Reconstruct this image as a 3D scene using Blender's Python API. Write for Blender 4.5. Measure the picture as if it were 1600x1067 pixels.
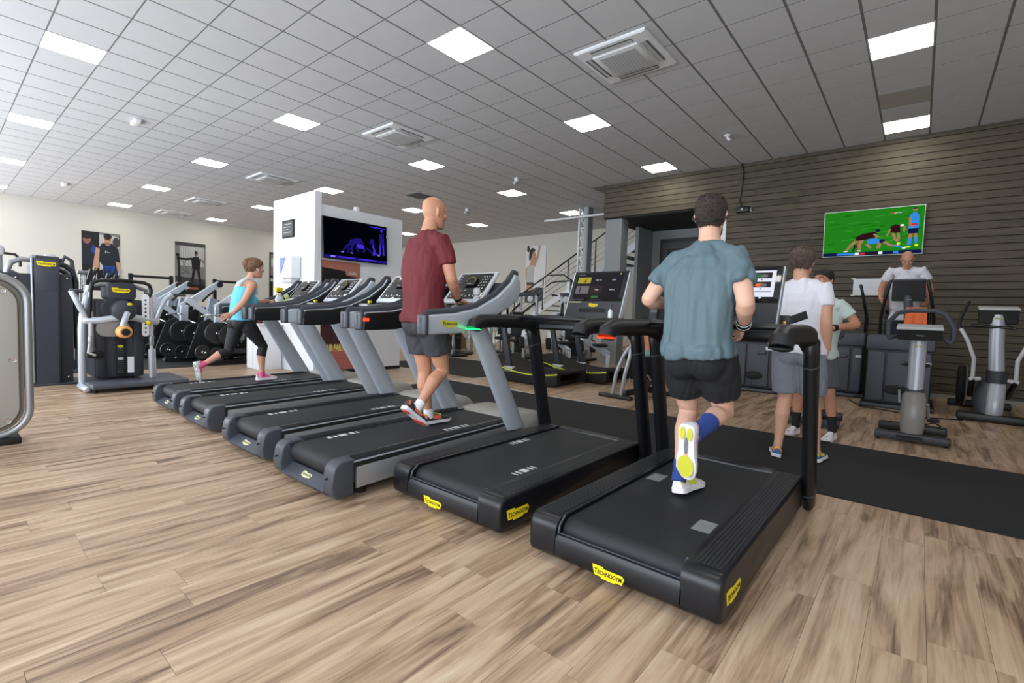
import bpy, bmesh, math, random
from mathutils import Vector, Matrix, noise
random.seed(7)
PI = math.pi
scene = bpy.context.scene
for o in list(bpy.data.objects):
    bpy.data.objects.remove(o, do_unlink=True)
COL = scene.collection

# ------------------------------------------------------------------ camera
FPX, YAW, PITCH, ROLL, CAMH = 761.21, .6953, -.0563, -.0335, 1.18
cam_d = bpy.data.cameras.new('camera')
cam_d.sensor_fit = 'HORIZONTAL'
cam_d.sensor_width = 36.0
cam_d.lens = 36.0 * FPX / 1600.0
cam_d.clip_end = 200
cam = bpy.data.objects.new('camera', cam_d)
COL.objects.link(cam)
RC = (Matrix.Rotation(YAW, 3, 'Z') @ Matrix.Rotation(PITCH, 3, 'X') @ Matrix.Rotation(ROLL, 3, 'Y'))
cx, cf, cu = RC @ Vector((1, 0, 0)), RC @ Vector((0, 1, 0)), RC @ Vector((0, 0, 1))
MW = Matrix.Identity(4)
for r in range(3):
    MW[r][0], MW[r][1], MW[r][2] = cx[r], cu[r], -cf[r]
MW.translation = Vector((0, 0, CAMH))
cam.matrix_world = MW
scene.camera = cam

def seen_size(p, s):
    """rough size in the picture of a piece of size s at p (0 when out of view)"""
    v = RC.transposed() @ (Vector(p) - Vector((0, 0, CAMH)))
    if v.y < .25:
        return 0
    x, y = 800 + FPX * v.x / v.y, 533.5 - FPX * v.z / v.y
    m = FPX * s / v.y
    if x < -m or x > 1600 + m or y < -m or y > 1067 + m:
        return 0
    return m

# ------------------------------------------------------------------ light and exposure
world = bpy.data.worlds.new('sky')
scene.world = world
world.use_nodes = True
wn = world.node_tree.nodes
wn['Background'].inputs[0].default_value = (.80, .90, 1.0, 1)
wn['Background'].inputs[1].default_value = 1.0
scene.view_settings.view_transform = 'Standard'
scene.view_settings.look = 'None'
scene.view_settings.gamma = 1
scene.view_settings.use_curve_mapping = False
scene.view_settings.exposure = 0.32
PANEL_L = 11.0           # ceiling light panels
WINDOW_W = 150.0          # daylight through each window
scene.cycles.max_bounces = 8
scene.cycles.diffuse_bounces = 4
scene.cycles.sample_clamp_indirect = 6

SOUTH, WEST, EAST, NORTH, BACK, CEIL = -2.2, -22.6, 4.0, 10.98, 16.2, 4.473
WINDOWS = [(-20.6, 4.2), (-15.8, 4.2), (-11.0, 4.2), (-6.2, 4.2), (-1.4, 4.2), (2.55, 2.2)]
for wx, ww in WINDOWS:
    ld = bpy.data.lights.new('daylight', 'AREA')
    ld.shape = 'RECTANGLE'
    ld.size, ld.size_y = ww - .2, 3.3
    ld.energy = WINDOW_W * ww / 4.2 * (1.5 if wx < -8 else 1.0)
    ld.color = (.86, .93, 1.0)
    lo = bpy.data.objects.new('daylight', ld)
    lo.location = (wx, SOUTH - .06, 2.05)
    lo.rotation_euler = (PI / 2, 0, 0)
    COL.objects.link(lo)

# ------------------------------------------------------------------ materials
def lin(c):
    c = c / 255.0
    return c / 12.92 if c <= .04045 else ((c + .055) / 1.055) ** 2.4
def rgb(r, g, b):
    return (lin(r), lin(g), lin(b), 1)
MATS = {}
def mat(name, col, rough=.5, metal=0.0, bump=0.0, bscale=200.0, spec=.5, var=0.0, vscale=6.0, emit=0.0, coat=0.0, alpha=1.0, trans=0.0):
    if name in MATS:
        return MATS[name]
    m = bpy.data.materials.new(name)
    m.use_nodes = True
    nt = m.node_tree
    b = nt.nodes['Principled BSDF']
    c = rgb(*col)
    b.inputs['Base Color'].default_value = c
    b.inputs['Roughness'].default_value = rough
    b.inputs['Metallic'].default_value = metal
    b.inputs['Specular IOR Level'].default_value = spec
    b.inputs['Coat Weight'].default_value = coat
    b.inputs['Alpha'].default_value = alpha
    b.inputs['Transmission Weight'].default_value = trans
    if emit:
        b.inputs['Emission Color'].default_value = c
        b.inputs['Emission Strength'].default_value = emit
    if bump or var:
        tc = nt.nodes.new('ShaderNodeTexCoord')
    if var:
        n = nt.nodes.new('ShaderNodeTexNoise')
        n.inputs['Scale'].default_value = vscale
        n.inputs['Detail'].default_value = 5
        nt.links.new(tc.outputs['Object'], n.inputs['Vector'])
        mx = nt.nodes.new('ShaderNodeMix')
        mx.data_type = 'RGBA'
        mx.inputs[6].default_value = tuple(max(0, v * (1 - var)) for v in c[:3]) + (1,)
        mx.inputs[7].default_value = tuple(min(1, v * (1 + var)) for v in c[:3]) + (1,)
        nt.links.new(n.outputs['Fac'], mx.inputs[0])
        nt.links.new(mx.outputs[2], b.inputs['Base Color'])
    if bump:
        n = nt.nodes.new('ShaderNodeTexNoise')
        n.inputs['Scale'].default_value = bscale
        n.inputs['Detail'].default_value = 3
        nt.links.new(tc.outputs['Object'], n.inputs['Vector'])
        bp = nt.nodes.new('ShaderNodeBump')
        bp.inputs['Strength'].default_value = bump
        bp.inputs['Distance'].default_value = .004
        nt.links.new(n.outputs['Fac'], bp.inputs['Height'])
        nt.links.new(bp.outputs['Normal'], b.inputs['Normal'])
    MATS[name] = m
    return m

def plank_mat(name, ramp, axis, scale, rough, bump, swirl=1.0):
    """wood whose grain runs along world axis; each plank shifted by its own 'rnd' face attribute"""
    m = bpy.data.materials.new(name)
    m.use_nodes = True
    nt = m.node_tree
    L = nt.links.new
    b = nt.nodes['Principled BSDF']
    b.inputs['Roughness'].default_value = rough
    b.inputs['Specular IOR Level'].default_value = .4
    geo = nt.nodes.new('ShaderNodeNewGeometry')
    att = nt.nodes.new('ShaderNodeAttribute')
    att.attribute_name = 'rnd'
    sh = nt.nodes.new('ShaderNodeVectorMath'); sh.operation = 'MULTIPLY'
    sh.inputs[1].default_value = (37.0, 51.0, 23.0)
    cb = nt.nodes.new('ShaderNodeCombineXYZ')
    for k in range(3):
        L(att.outputs['Fac'], cb.inputs[k])
    L(cb.outputs[0], sh.inputs[0])
    ad = nt.nodes.new('ShaderNodeVectorMath'); ad.operation = 'ADD'
    L(geo.outputs['Position'], ad.inputs[0]); L(sh.outputs[0], ad.inputs[1])
    mp = nt.nodes.new('ShaderNodeMapping')
    s = [scale[1]] * 3
    s[axis] = scale[0]
    mp.inputs['Scale'].default_value = s
    L(ad.outputs[0], mp.inputs['Vector'])
    # lazy figure that bends the grain, then fine long fibres and a few dark cracks
    n1 = nt.nodes.new('ShaderNodeTexNoise'); n1.inputs['Scale'].default_value = 1.0
    n1.inputs['Detail'].default_value = 8; n1.inputs['Roughness'].default_value = .6; n1.inputs['Distortion'].default_value = swirl
    L(mp.outputs[0], n1.inputs['Vector'])
    mp2 = nt.nodes.new('ShaderNodeMapping')
    s2 = [scale[1] * 9] * 3
    s2[axis] = scale[0] * 2.2
    mp2.inputs['Scale'].default_value = s2
    L(ad.outputs[0], mp2.inputs['Vector'])
    n2 = nt.nodes.new('ShaderNodeTexNoise'); n2.inputs['Scale'].default_value = 1.0
    n2.inputs['Detail'].default_value = 3; n2.inputs['Distortion'].default_value = .4
    L(mp2.outputs[0], n2.inputs['Vector'])
    mx = nt.nodes.new('ShaderNodeMath'); mx.operation = 'MULTIPLY_ADD'
    mx.inputs[1].default_value = .22
    L(n2.outputs['Fac'], mx.inputs[0])
    m1 = nt.nodes.new('ShaderNodeMath'); m1.operation = 'MULTIPLY'; m1.inputs[1].default_value = .78
    L(n1.outputs['Fac'], m1.inputs[0]); L(m1.outputs[0], mx.inputs[2])
    pr = nt.nodes.new('ShaderNodeMath'); pr.operation = 'MULTIPLY_ADD'
    pr.inputs[1].default_value = .05; pr.inputs[2].default_value = -.025
    L(att.outputs['Fac'], pr.inputs[0])
    sm = nt.nodes.new('ShaderNodeMath'); sm.operation = 'ADD'
    L(mx.outputs[0], sm.inputs[0]); L(pr.outputs[0], sm.inputs[1])
    cr = nt.nodes.new('ShaderNodeValToRGB')
    e = cr.color_ramp.elements
    while len(e) < len(ramp):
        e.new(.5)
    for k, (p, c) in enumerate(ramp):
        e[k].position = p; e[k].color = rgb(*c)
    L(sm.outputs[0], cr.inputs[0]); L(cr.outputs[0], b.inputs['Base Color'])
    bp = nt.nodes.new('ShaderNodeBump'); bp.inputs['Strength'].default_value = bump
    bp.inputs['Distance'].default_value = .003
    L(sm.outputs[0], bp.inputs['Height']); L(bp.outputs['Normal'], b.inputs['Normal'])
    MATS[name] = m
    return m

M_FLOOR = plank_mat('oak laminate', [(.27, (72, 55, 42)), (.38, (120, 97, 78)), (.46, (163, 136, 111)), (.56, (190, 163, 136)), (.70, (208, 187, 162))], 1, (1.15, 12.0), .38, .15, .8)
M_CLAD = plank_mat('stained spruce cladding', [(.28, (50, 43, 34)), (.42, (76, 68, 55)), (.56, (88, 79, 64)), (.72, (104, 95, 77))], 0, (1.1, 10.0), .6, .35, .8)
M_TILE = mat('mineral ceiling tile', (206, 207, 211), .95, bump=.25, bscale=260, var=.05, vscale=3)
M_GRID = mat('ceiling grid grey', (122, 123, 126), .5)
M_WALL = mat('cream wall paint', (208, 206, 197), .85, var=.02, vscale=1.5)
M_WHITE = mat('white paint', (232, 235, 240), .6)
M_DARKGREY = mat('grey partition paint', (138, 143, 146), .7)
M_RUBBER = mat('black rubber mat', (17, 19, 22), .8, bump=1.0, bscale=160, var=.9, vscale=90)
M_BLACK = mat('black plastic', (16, 17, 20), .42, bump=.05, bscale=600)
M_SATIN = mat('satin black metal', (18, 20, 26), .33)
M_DECK = mat('dark grip deck', (36, 37, 40), .6, bump=.3, bscale=300)
M_BELT = mat('running belt', (26, 28, 32), .62, bump=.15, bscale=500, var=.12, vscale=5)
M_SILVER = mat('silver lacquer', (192, 200, 210), .32, metal=.35)
M_STEEL = mat('brushed steel', (158, 160, 164), .36, metal=.55)
M_CHROME = mat('chrome', (215, 217, 220), .12, metal=1)
M_ANTH = mat('anthracite plastic', (62, 66, 74), .42, bump=.04, bscale=500)
M_TAUPE = mat('taupe cover plastic', (158, 155, 148), .38)
M_YELLOW = mat('signal yellow', (246, 222, 20), .45)
M_GLASS_BLK = mat('black screen glass', (10, 11, 14), .08, coat=.4)
M_RED = mat('red', (220, 40, 40), .4)
M_ORANGE = mat('orange padding', (226, 160, 92), .6)
M_GREY = mat('mid grey', (120, 122, 126), .5)
M_DARK = mat('near black', (13, 13, 15), .7)
M_PLATE = mat('weight plate rubber', (30, 31, 34), .5)
M_LGREY = mat('light grey', (190, 192, 194), .5)

def emission(name, col, s):
    if name in MATS:
        return MATS[name]
    m = bpy.data.materials.new(name); m.use_nodes = True
    nt = m.node_tree
    nt.nodes.remove(nt.nodes['Principled BSDF'])
    e = nt.nodes.new('ShaderNodeEmission')
    e.inputs[0].default_value = rgb(*col); e.inputs[1].default_value = s
    nt.links.new(e.outputs[0], nt.nodes['Material Output'].inputs[0])
    MATS[name] = m
    return m
M_LAMP = emission('light panel diffuser', (255, 250, 240), PANEL_L)

# ------------------------------------------------------------------ mesh helpers
V = Vector
def link(name, me, mats=None, parent=None):
    o = bpy.data.objects.new(name, me)
    COL.objects.link(o)
    if mats is not None:
        if not isinstance(mats, (list, tuple)):
            mats = [mats]
        for m in mats:
            me.materials.append(m)
    if parent is not None:
        o.parent = parent
    return o

class MB:
    """collects simple solids and links them as ONE mesh object"""
    def __init__(self):
        self.bm = bmesh.new()
        self.mi = 0
    def _new(self, verts, faces):
        vs = [self.bm.verts.new(v) for v in verts]
        fs = []
        for f in faces:
            try:
                q = self.bm.faces.new([vs[i] for i in f]); q.material_index = self.mi; fs.append(q)
            except ValueError:
                pass
        return vs, fs
    def box(self, lo, hi, bev=0.0, seg=2, rot=None):
        x0, y0, z0 = lo; x1, y1, z1 = hi
        c = [(x0, y0, z0), (x1, y0, z0), (x1, y1, z0), (x0, y1, z0), (x0, y0, z1), (x1, y0, z1), (x1, y1, z1), (x0, y1, z1)]
        if rot is not None:
            ctr = (V(lo) + V(hi)) / 2
            c = [ctr + rot @ (V(p) - ctr) for p in c]
        vs, fs = self._new(c, [(0, 3, 2, 1), (4, 5, 6, 7), (0, 1, 5, 4), (1, 2, 6, 5), (2, 3, 7, 6), (3, 0, 4, 7)])
        if bev > 0:
            ed = list({e for f in fs for e in f.edges})
            bmesh.ops.bevel(self.bm, geom=ed, offset=bev, segments=seg, affect='EDGES', profile=.5)
        return self
    def prism(self, pts, vec, bev=0.0, seg=2):
        """closed polygon of 3D points swept by vec"""
        pts = [V(p) for p in pts]; vec = V(vec); n = len(pts)
        vs, fs = self._new(pts + [p + vec for p in pts], [tuple(range(n)), tuple(range(2 * n - 1, n - 1, -1))] + [(i, i + n, (i + 1) % n + n, (i + 1) % n) for i in range(n)])
        bmesh.ops.recalc_face_normals(self.bm, faces=fs)
        if bev > 0:
            ed = list(set(fs[0].edges) | set(fs[1].edges))
            bmesh.ops.bevel(self.bm, geom=ed, offset=bev, segments=seg, affect='EDGES', profile=.5)
        return self
    def loft(self, rings, cap=True):
        n = len(rings[0]); verts = [p for r in rings for p in r]; f = []
        for k in range(len(rings) - 1):
            for i in range(n):
                f.append((k * n + i, k * n + (i + 1) % n, (k + 1) * n + (i + 1) % n, (k + 1) * n + i))
        if cap:
            f.append(tuple(range(n - 1, -1, -1))); b = (len(rings) - 1) * n
            f.append(tuple(range(b, b + n)))
        vs, fs = self._new(verts, f)
        bmesh.ops.recalc_face_normals(self.bm, faces=fs)
        return self
    def tube(self, pts, r, n=12, flat=None, round_=True, up=None):
        """round (or flattened) bar along a path; r number or list"""
        pts = [V(p) for p in pts]
        rs = r if isinstance(r, (list, tuple)) else [r] * len(pts)
        rings = []
        t0 = (pts[1] - pts[0]).normalized()
        u = V(up) if up else (V((0, 0, 1)) if abs(t0.z) < .9 else V((1, 0, 0)))
        for k, p in enumerate(pts):
            if k == 0: t = pts[1] - p
            elif k == len(pts) - 1: t = p - pts[k - 1]
            else: t = (pts[k + 1] - p).normalized() + (p - pts[k - 1]).normalized()
            t.normalize()
            a = t.cross(u)
            if a.length < 1e-5: a = t.cross(V((0, 1, .3)))
            a.normalize(); b = a.cross(t).normalized(); u = b
            fa, fb = (1, 1) if flat is None else flat
            ring = lambda s, c: [c + a * (math.cos(2 * PI * i / n) * rs[k] * s * fa) + b * (math.sin(2 * PI * i / n) * rs[k] * s * fb) for i in range(n)]
            if round_ and k == 0:
                for s, d in ((.5, .87), (.87, .5)): rings.append(ring(s, p - t * rs[k] * d * min(fa, fb) * .6))
            rings.append(ring(1, p))
            if round_ and k == len(pts) - 1:
                for s, d in ((.87, .5), (.5, .87)): rings.append(ring(s, p + t * rs[k] * d * min(fa, fb) * .6))
        return self.loft(rings)
    def cyl(self, a, b, r, n=20, r2=None):
        return self.tube([a, b], [r, r if r2 is None else r2], n, round_=False)
    def lathe(self, prof, c, axis='Z', n=24):
        """profile of (radius, height) about an axis through c"""
        c = V(c); ax = {'X': (V((0, 1, 0)), V((0, 0, 1)), V((1, 0, 0))), 'Y': (V((0, 0, 1)), V((1, 0, 0)), V((0, 1, 0))), 'Z': (V((1, 0, 0)), V((0, 1, 0)), V((0, 0, 1)))}[axis] if isinstance(axis, str) else axis
        rings = [[c + ax[0] * math.cos(2 * PI * i / n) * max(r, 1e-4) + ax[1] * math.sin(2 * PI * i / n) * max(r, 1e-4) + ax[2] * h for i in range(n)] for r, h in prof]
        return self.loft(rings)
    def ball(self, c, r, n=12, sq=(1, 1, 1)):
        c = V(c); rings = []
        for k in range(1, n):
            a = PI * k / n
            rings.append([c + V((math.sin(a) * math.cos(2 * PI * i / (n + 4)) * r * sq[0], math.sin(a) * math.sin(2 * PI * i / (n + 4)) * r * sq[1], math.cos(a) * r * sq[2])) for i in range(n + 4)])
        return self.loft(rings)
    def poly(self, pts):
        self._new([V(p) for p in pts], [tuple(range(len(pts)))]); return self
    def build(self, name, mats, parent=None, smooth=40):
        me = bpy.data.meshes.new(name)
        self.bm.to_mesh(me); self.bm.free()
        if smooth:
            for p in me.polygons: p.use_smooth = True
            try:
                me.set_sharp_from_angle(angle=math.radians(smooth))
            except Exception:
                pass
        return link(name, me, mats, parent)

def thing(name, label, cat, loc=(0, 0, 0), rz=0.0, group=None):
    o = bpy.data.objects.new(name, None)
    COL.objects.link(o)
    o.empty_display_size = .1
    o.location = loc; o.rotation_euler = (0, 0, rz)
    return tag(o, label, cat, group)
def tag(o, label, cat, group=None):
    o['label'] = label; o['category'] = cat
    if group: o['group'] = group
    return o
def struct(o):
    o['kind'] = 'structure'; return o
def stuff(o):
    o['kind'] = 'stuff'; return o
def copy_tree(o, parent=None):
    c = o.copy(); COL.objects.link(c)
    if parent is not None: c.parent = parent
    for ch in list(o.children):
        copy_tree(ch, c)
    return c
def arc(c, r, a0, a1, n, plane='yz'):
    out = []
    for k in range(n + 1):
        a = math.radians(a0 + (a1 - a0) * k / n)
        p = (r * math.cos(a), r * math.sin(a))
        out.append((c[0] + p[0], c[1] + p[1]))
    return out

TEXTS = {}
def text_mesh(body, small_caps=False, bold=0.0):
    """lettering one unit high as flat mesh data, centred, in the XY plane"""
    key = (body, small_caps, bold)
    if key in TEXTS: return TEXTS[key]
    cu = bpy.data.curves.new('lettering', 'FONT')
    cu.body = body; cu.align_x = 'CENTER'; cu.align_y = 'CENTER'; cu.size = 1.0; cu.offset = bold
    cu.resolution_u = 3
    if small_caps:
        cu.small_caps_scale = .78
        for k, ch in enumerate(body):
            cu.body_format[k].use_small_caps = ch.islower()
    o = bpy.data.objects.new('tmp_text', cu); COL.objects.link(o)
    dg = bpy.context.evaluated_depsgraph_get()
    me = bpy.data.meshes.new_from_object(o.evaluated_get(dg))
    bpy.data.objects.remove(o); bpy.data.curves.remove(cu)
    TEXTS[key] = me
    return me
def frame_matrix(origin, right, up):
    r = V(right).normalized(); u = V(up); u = (u - r * u.dot(r)).normalized(); n = r.cross(u)
    M = Matrix.Identity(4)
    for i in range(3):
        M[i][0], M[i][1], M[i][2] = r[i], u[i], n[i]
    M.translation = V(origin)
    return M
def lettering(body, height, material, parent, origin, right, up, width=None, small_caps=False, bold=0.0, name='lettering'):
    me = text_mesh(body, small_caps, bold).copy()
    me.materials.clear()
    xs = [v.co.x for v in me.vertices]; w = max(xs) - min(xs)
    sx = height if width is None else width / w
    M = frame_matrix(origin, right, up)
    for v in me.vertices:
        v.co = M @ V((v.co.x * sx, v.co.y * height, 0))
    return link(name, me, material, parent)
LOGO_PTS = [(-.5, .17), (-.16, .17), (-.13, .12), (.43, .12), (.5, .04), (.46, -.06), (.44, -.13), (.24, -.13), (.21, -.17), (-.20, -.17), (-.23, -.12), (-.42, -.12), (-.46, .0)]
def maker_logo(parent, origin, right, up, w, plate=None, ink=None, asp=1.0):
    """yellow plate with the maker's black lettering, a shallow badge"""
    M = frame_matrix(origin, right, up)
    mb = MB()
    mb.prism([M @ V((x * w, y * w * asp, -.0005)) for x, y in LOGO_PTS], M.to_3x3() @ V((0, 0, .002)))
    b = mb.build('badge', plate or M_YELLOW, parent, smooth=0)
    lettering('Technogym', w * .21 * asp, ink or M_DARK, b, M @ V((0, .004 * w, .0022)), right, up, width=w * .86, small_caps=True, bold=.022)
    return b
def flat_art(name, parent, origin, right, up, shapes):
    """a flat print: list of (material, polygon in metres) drawn one over the other"""
    M = frame_matrix(origin, right, up)
    mb = MB(); mats = []
    for k, (m, pts) in enumerate(shapes):
        if m not in mats: mats.append(m)
        mb.mi = mats.index(m)
        mb.poly([M @ V((x, y, .0004 * (k + 1))) for x, y in pts])
    return mb.build(name, mats, parent, smooth=0)
def ell(cx, cy, rx, ry, n=14, rot=0):
    c, s = math.cos(math.radians(rot)), math.sin(math.radians(rot))
    return [(cx + rx * math.cos(2 * PI * i / n) * c - ry * math.sin(2 * PI * i / n) * s, cy + rx * math.cos(2 * PI * i / n) * s + ry * math.sin(2 * PI * i / n) * c) for i in range(n)]
def rect(x0, y0, x1, y1):
    return [(x0, y0), (x1, y0), (x1, y1), (x0, y1)]
def stroke(pts, w0, w1=None):
    """thick polyline as one polygon"""
    w1 = w0 if w1 is None else w1
    L, R_ = [], []
    for k, p in enumerate(pts):
        a = V(pts[max(0, k - 1)]); b = V(pts[min(len(pts) - 1, k + 1)])
        d = (b - a).normalized(); nrm = V((-d.y, d.x)); w = (w0 + (w1 - w0) * k / max(1, len(pts) - 1)) / 2
        L.append(tuple(V(p) + nrm * w)); R_.append(tuple(V(p) - nrm * w))
    return R_ + L[::-1]
# ------------------------------------------------------------------ the room
def plank_box(bm, lay, lo, hi, rnd, chamfer=0.0, axis=2):
    x0, y0, z0 = lo; x1, y1, z1 = hi
    v = [bm.verts.new(p) for p in ((x0, y0, z0), (x1, y0, z0), (x1, y1, z0), (x0, y1, z0), (x0, y0, z1), (x1, y0, z1), (x1, y1, z1), (x0, y1, z1))]
    for f in ((0, 3, 2, 1), (4, 5, 6, 7), (0, 1, 5, 4), (1, 2, 6, 5), (2, 3, 7, 6), (3, 0, 4, 7)):
        q = bm.faces.new([v[i] for i in f]); q[lay] = rnd
def pieces(name, parent, material, items, limit=300):
    """items: (lo, hi, rnd). The largest-looking ones become parts, the rest one joined part"""
    rank = sorted(items, key=lambda it: -seen_size((V(it[0]) + V(it[1])) / 2, (V(it[1]) - V(it[0])).length))
    rest = rank[limit:]
    for lo, hi, rnd in rank[:limit]:
        bm = bmesh.new(); lay = bm.faces.layers.float.new('rnd')
        c = (V(lo) + V(hi)) / 2
        plank_box(bm, lay, V(lo) - c, V(hi) - c, rnd)
        me = bpy.data.meshes.new(name); bm.to_mesh(me); bm.free()
        o = link(name, me, material, parent); o.location = c
    if rest:
        bm = bmesh.new(); lay = bm.faces.layers.float.new('rnd')
        for lo, hi, rnd in rest: plank_box(bm, lay, lo, hi, rnd)
        me = bpy.data.meshes.new(name + '_field'); bm.to_mesh(me); bm.free()
        stuff(link(name + '_field', me, material, parent))

# floor: base slab with laminate planks running along Y
floor = struct(MB().box((WEST - .2, SOUTH - .2, -.2), (EAST + .2, BACK + .2, -.008)).build('floor', mat('floor base', (58, 46, 36), .8), smooth=0))
PWID, PLEN, GAP = .183, 1.22, .0012
items = []
xk = WEST
row = 0
while xk < EAST:
    y = SOUTH - random.random() * PLEN
    while y < BACK:
        y0, y1 = max(y, SOUTH), min(y + PLEN, BACK)
        if y1 - y0 > .05:
            dz = random.uniform(-.0003, .0003)
            items.append(((xk + GAP / 2, y0 + GAP / 2, -.008), (xk + PWID - GAP / 2, y1 - GAP / 2, dz), random.random()))
        y += PLEN
    xk += PWID
pieces('plank', floor, M_FLOOR, items)

# wood clad north wall with an opening under a fascia at its left end
NX0, OPX1, FASC = -6.25, -3.30, 3.66
wall_n = MB()
wall_n.box((OPX1, NORTH, -.01), (EAST + .2, NORTH + .25, CEIL + .3))
wall_n.box((NX0, NORTH, FASC), (OPX1, NORTH + .25, CEIL + .3))
wall_n = struct(wall_n.build('wall_north', mat('cladding backing', (24, 20, 17), .9), smooth=0))
items = []
PH = .122
for k in range(int(CEIL / PH) + 1):
    z0, z1 = k * PH, min((k + 1) * PH, CEIL)
    if z1 - z0 < .02: continue
    xs = NX0 if z0 >= FASC - .01 else OPX1
    x = xs - random.uniform(0, 2)
    while x < EAST:
        ln = random.uniform(2.2, 4.2)
        a, b = max(x, xs), min(x + ln, EAST)
        if b - a > .08:
            d = random.uniform(.016, .022)
            items.append(((a + .001, NORTH - d, z0 + .006), (b - .001, NORTH, z1 - .006), random.random()))
        x += ln
pieces('cladding_board', wall_n, M_CLAD, items)
struct(MB().box((OPX1 - .10, NORTH - .03, 0), (OPX1, NORTH + .27, FASC)).build('trim_1', M_WHITE, smooth=0))
struct(MB().box((OPX1, NORTH - .035, 0), (EAST, NORTH - .001, .07)).build('baseboard_north', mat('painted skirting', (150, 146, 138), .6), smooth=0))
# fascia underside and end
struct(MB().box((NX0, NORTH + .02, FASC - .04), (OPX1, NORTH + 2.2, FASC)).build('trim_2', mat('dark soffit', (34, 33, 33), .8), smooth=0))
struct(MB().box((NX0 - .02, NORTH - .02, FASC), (NX0, NORTH + 5.2, CEIL)).build('wall_mezzanine', mat('dark gable', (60, 58, 55), .8), smooth=0))

struct(MB().box((WEST - .25, SOUTH, -.01), (WEST, BACK, CEIL + .3)).build('wall_west', M_WALL, smooth=0))
struct(MB().box((WEST, BACK, -.01), (NX0 + 6, BACK + .25, CEIL + .3)).build('wall_back', M_WALL, smooth=0))
struct(MB().box((EAST, SOUTH, -.01), (EAST + .25, NORTH, CEIL + .3)).build('wall_east', M_WALL, smooth=0))
ws = MB()
ws.box((WEST, SOUTH - .25, -.01), (EAST, SOUTH, .38)); ws.box((WEST, SOUTH - .25, 3.72), (EAST, SOUTH, CEIL + .3))
ed = [WEST]
for wx, ww in WINDOWS: ed += [wx - ww / 2, wx + ww / 2]
ed.append(EAST)
for k in range(0, len(ed), 2):
    if ed[k + 1] - ed[k] > .01: ws.box((ed[k], SOUTH - .25, .38), (ed[k + 1], SOUTH, 3.72))
struct(ws.build('wall_south', M_WALL, smooth=0))
for n, (wx, ww) in enumerate(WINDOWS):
    fr = MB()
    for x in (wx - ww / 2 + .03, wx, wx + ww / 2 - .03): fr.box((x - .03, SOUTH - .16, .38), (x + .03, SOUTH - .1, 3.72))
    for z in (.41, 3.69): fr.box((wx - ww / 2, SOUTH - .16, z - .03), (wx + ww / 2, SOUTH - .1, z + .03))
    struct(fr.build('window_%d' % (n + 1), M_ANTH, smooth=0))

# ceiling: 60 cm tiles hung in a grid, light panels every 7 x 5 tiles
GX, GY, T = -.0723, 6.998, .6
ceil = struct(MB().box((WEST - .2, SOUTH - .2, CEIL + .0014), (EAST + .2, BACK + .2, CEIL + .3)).build('ceiling', M_GRID, smooth=0))
LIGHTS = {}
items = []
ac_spots = [(-3.07, 5.74), (-7.78, 5.77), (-13.12, 5.80), (-17.92, 5.82), (-21.3, 5.85)]
for i in range(-7, 38):
    for j in range(-16, 16):
        x1, x0 = GX - T * i, GX - T * (i + 1)
        y0, y1 = GY + T * j, GY + T * (j + 1)
        x0, x1 = max(x0, WEST), min(x1, EAST); y0, y1 = max(y0, SOUTH), min(y1, BACK)
        if x1 - x0 < .06 or y1 - y0 < .06: continue
        if x1 > NX0 and y0 >= NORTH: continue
        if x1 > NX0 and y1 > NORTH: y1 = NORTH
        if y1 - y0 < .06: continue
        ismul = i % 7 == 0 and j % 5 == 0
        if ismul and y1 - y0 > .5 and x1 - x0 > .5:
            LIGHTS[(i, j)] = ((x0 + x1) / 2, (y0 + y1) / 2)
            continue
        items.append(((x0 + .014, y0 + .009, CEIL), (x1 - .014, y1 - .008, CEIL + .0018), random.random()))
pieces('ceiling_tile', ceil, M_TILE, items)
stained = mat('aged ceiling tile', (176, 172, 164), .95)
for ch in ceil.children:
    if ch.name.startswith('ceiling_tile') and (ch.location - V((GX - T * .5, GY + T * 3.5, CEIL + .002))).length < .1:
        ch.data.materials.clear(); ch.data.materials.append(stained)
# ------------------------------------------------------------------ things on the ceiling
def make_light(loc):
    t = thing('ceiling_light', '', 'ceiling light', (loc[0], loc[1], CEIL), 0, 'square LED panels in the ceiling grid')
    fr = MB()
    for a in (-1, 1):
        fr.box((a * .293 - .007, -.3, -.004), (a * .293 + .007, .3, -.0005)); fr.box((-.286, a * .293 - .007, -.004), (.286, a * .293 + .007, -.0005))
    fr.build('frame', M_WHITE, t, smooth=0)
    MB().box((-.286, -.286, -.003), (.286, .286, -.0006)).build('diffuser', M_LAMP, t, smooth=0)
    return t
LIGHT_LABELS = {
    (0, 0): 'large square LED panel in the ceiling nearest the wood wall corner, upper right', (0, 5): 'square LED panel right against the top of the wood wall, above the television',
    (7, -5): 'largest square LED panel at the top middle of the picture', (7, 0): 'square LED panel beyond the nearest air conditioner, left of its far edge',
    (7, 5): 'square LED panel close to the wood wall, left of the hanging cable', (14, -10): 'brightest LED panel at the top left of the ceiling',
    (14, -5): 'square LED panel above the gap left of the second air conditioner', (14, 0): 'square LED panel right of the second air conditioner, above the bald man',
    (14, 5): 'square LED panel near the small ceiling camera left of the wood fascia', (21, -10): 'second LED panel at the left edge, under the brightest one',
    (21, -5): 'square LED panel left of the third air conditioner', (21, 0): 'square LED panel just above the top of the white column',
    (21, 5): 'square LED panel seen beside the bald head of the man in red'}
proto = None
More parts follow.
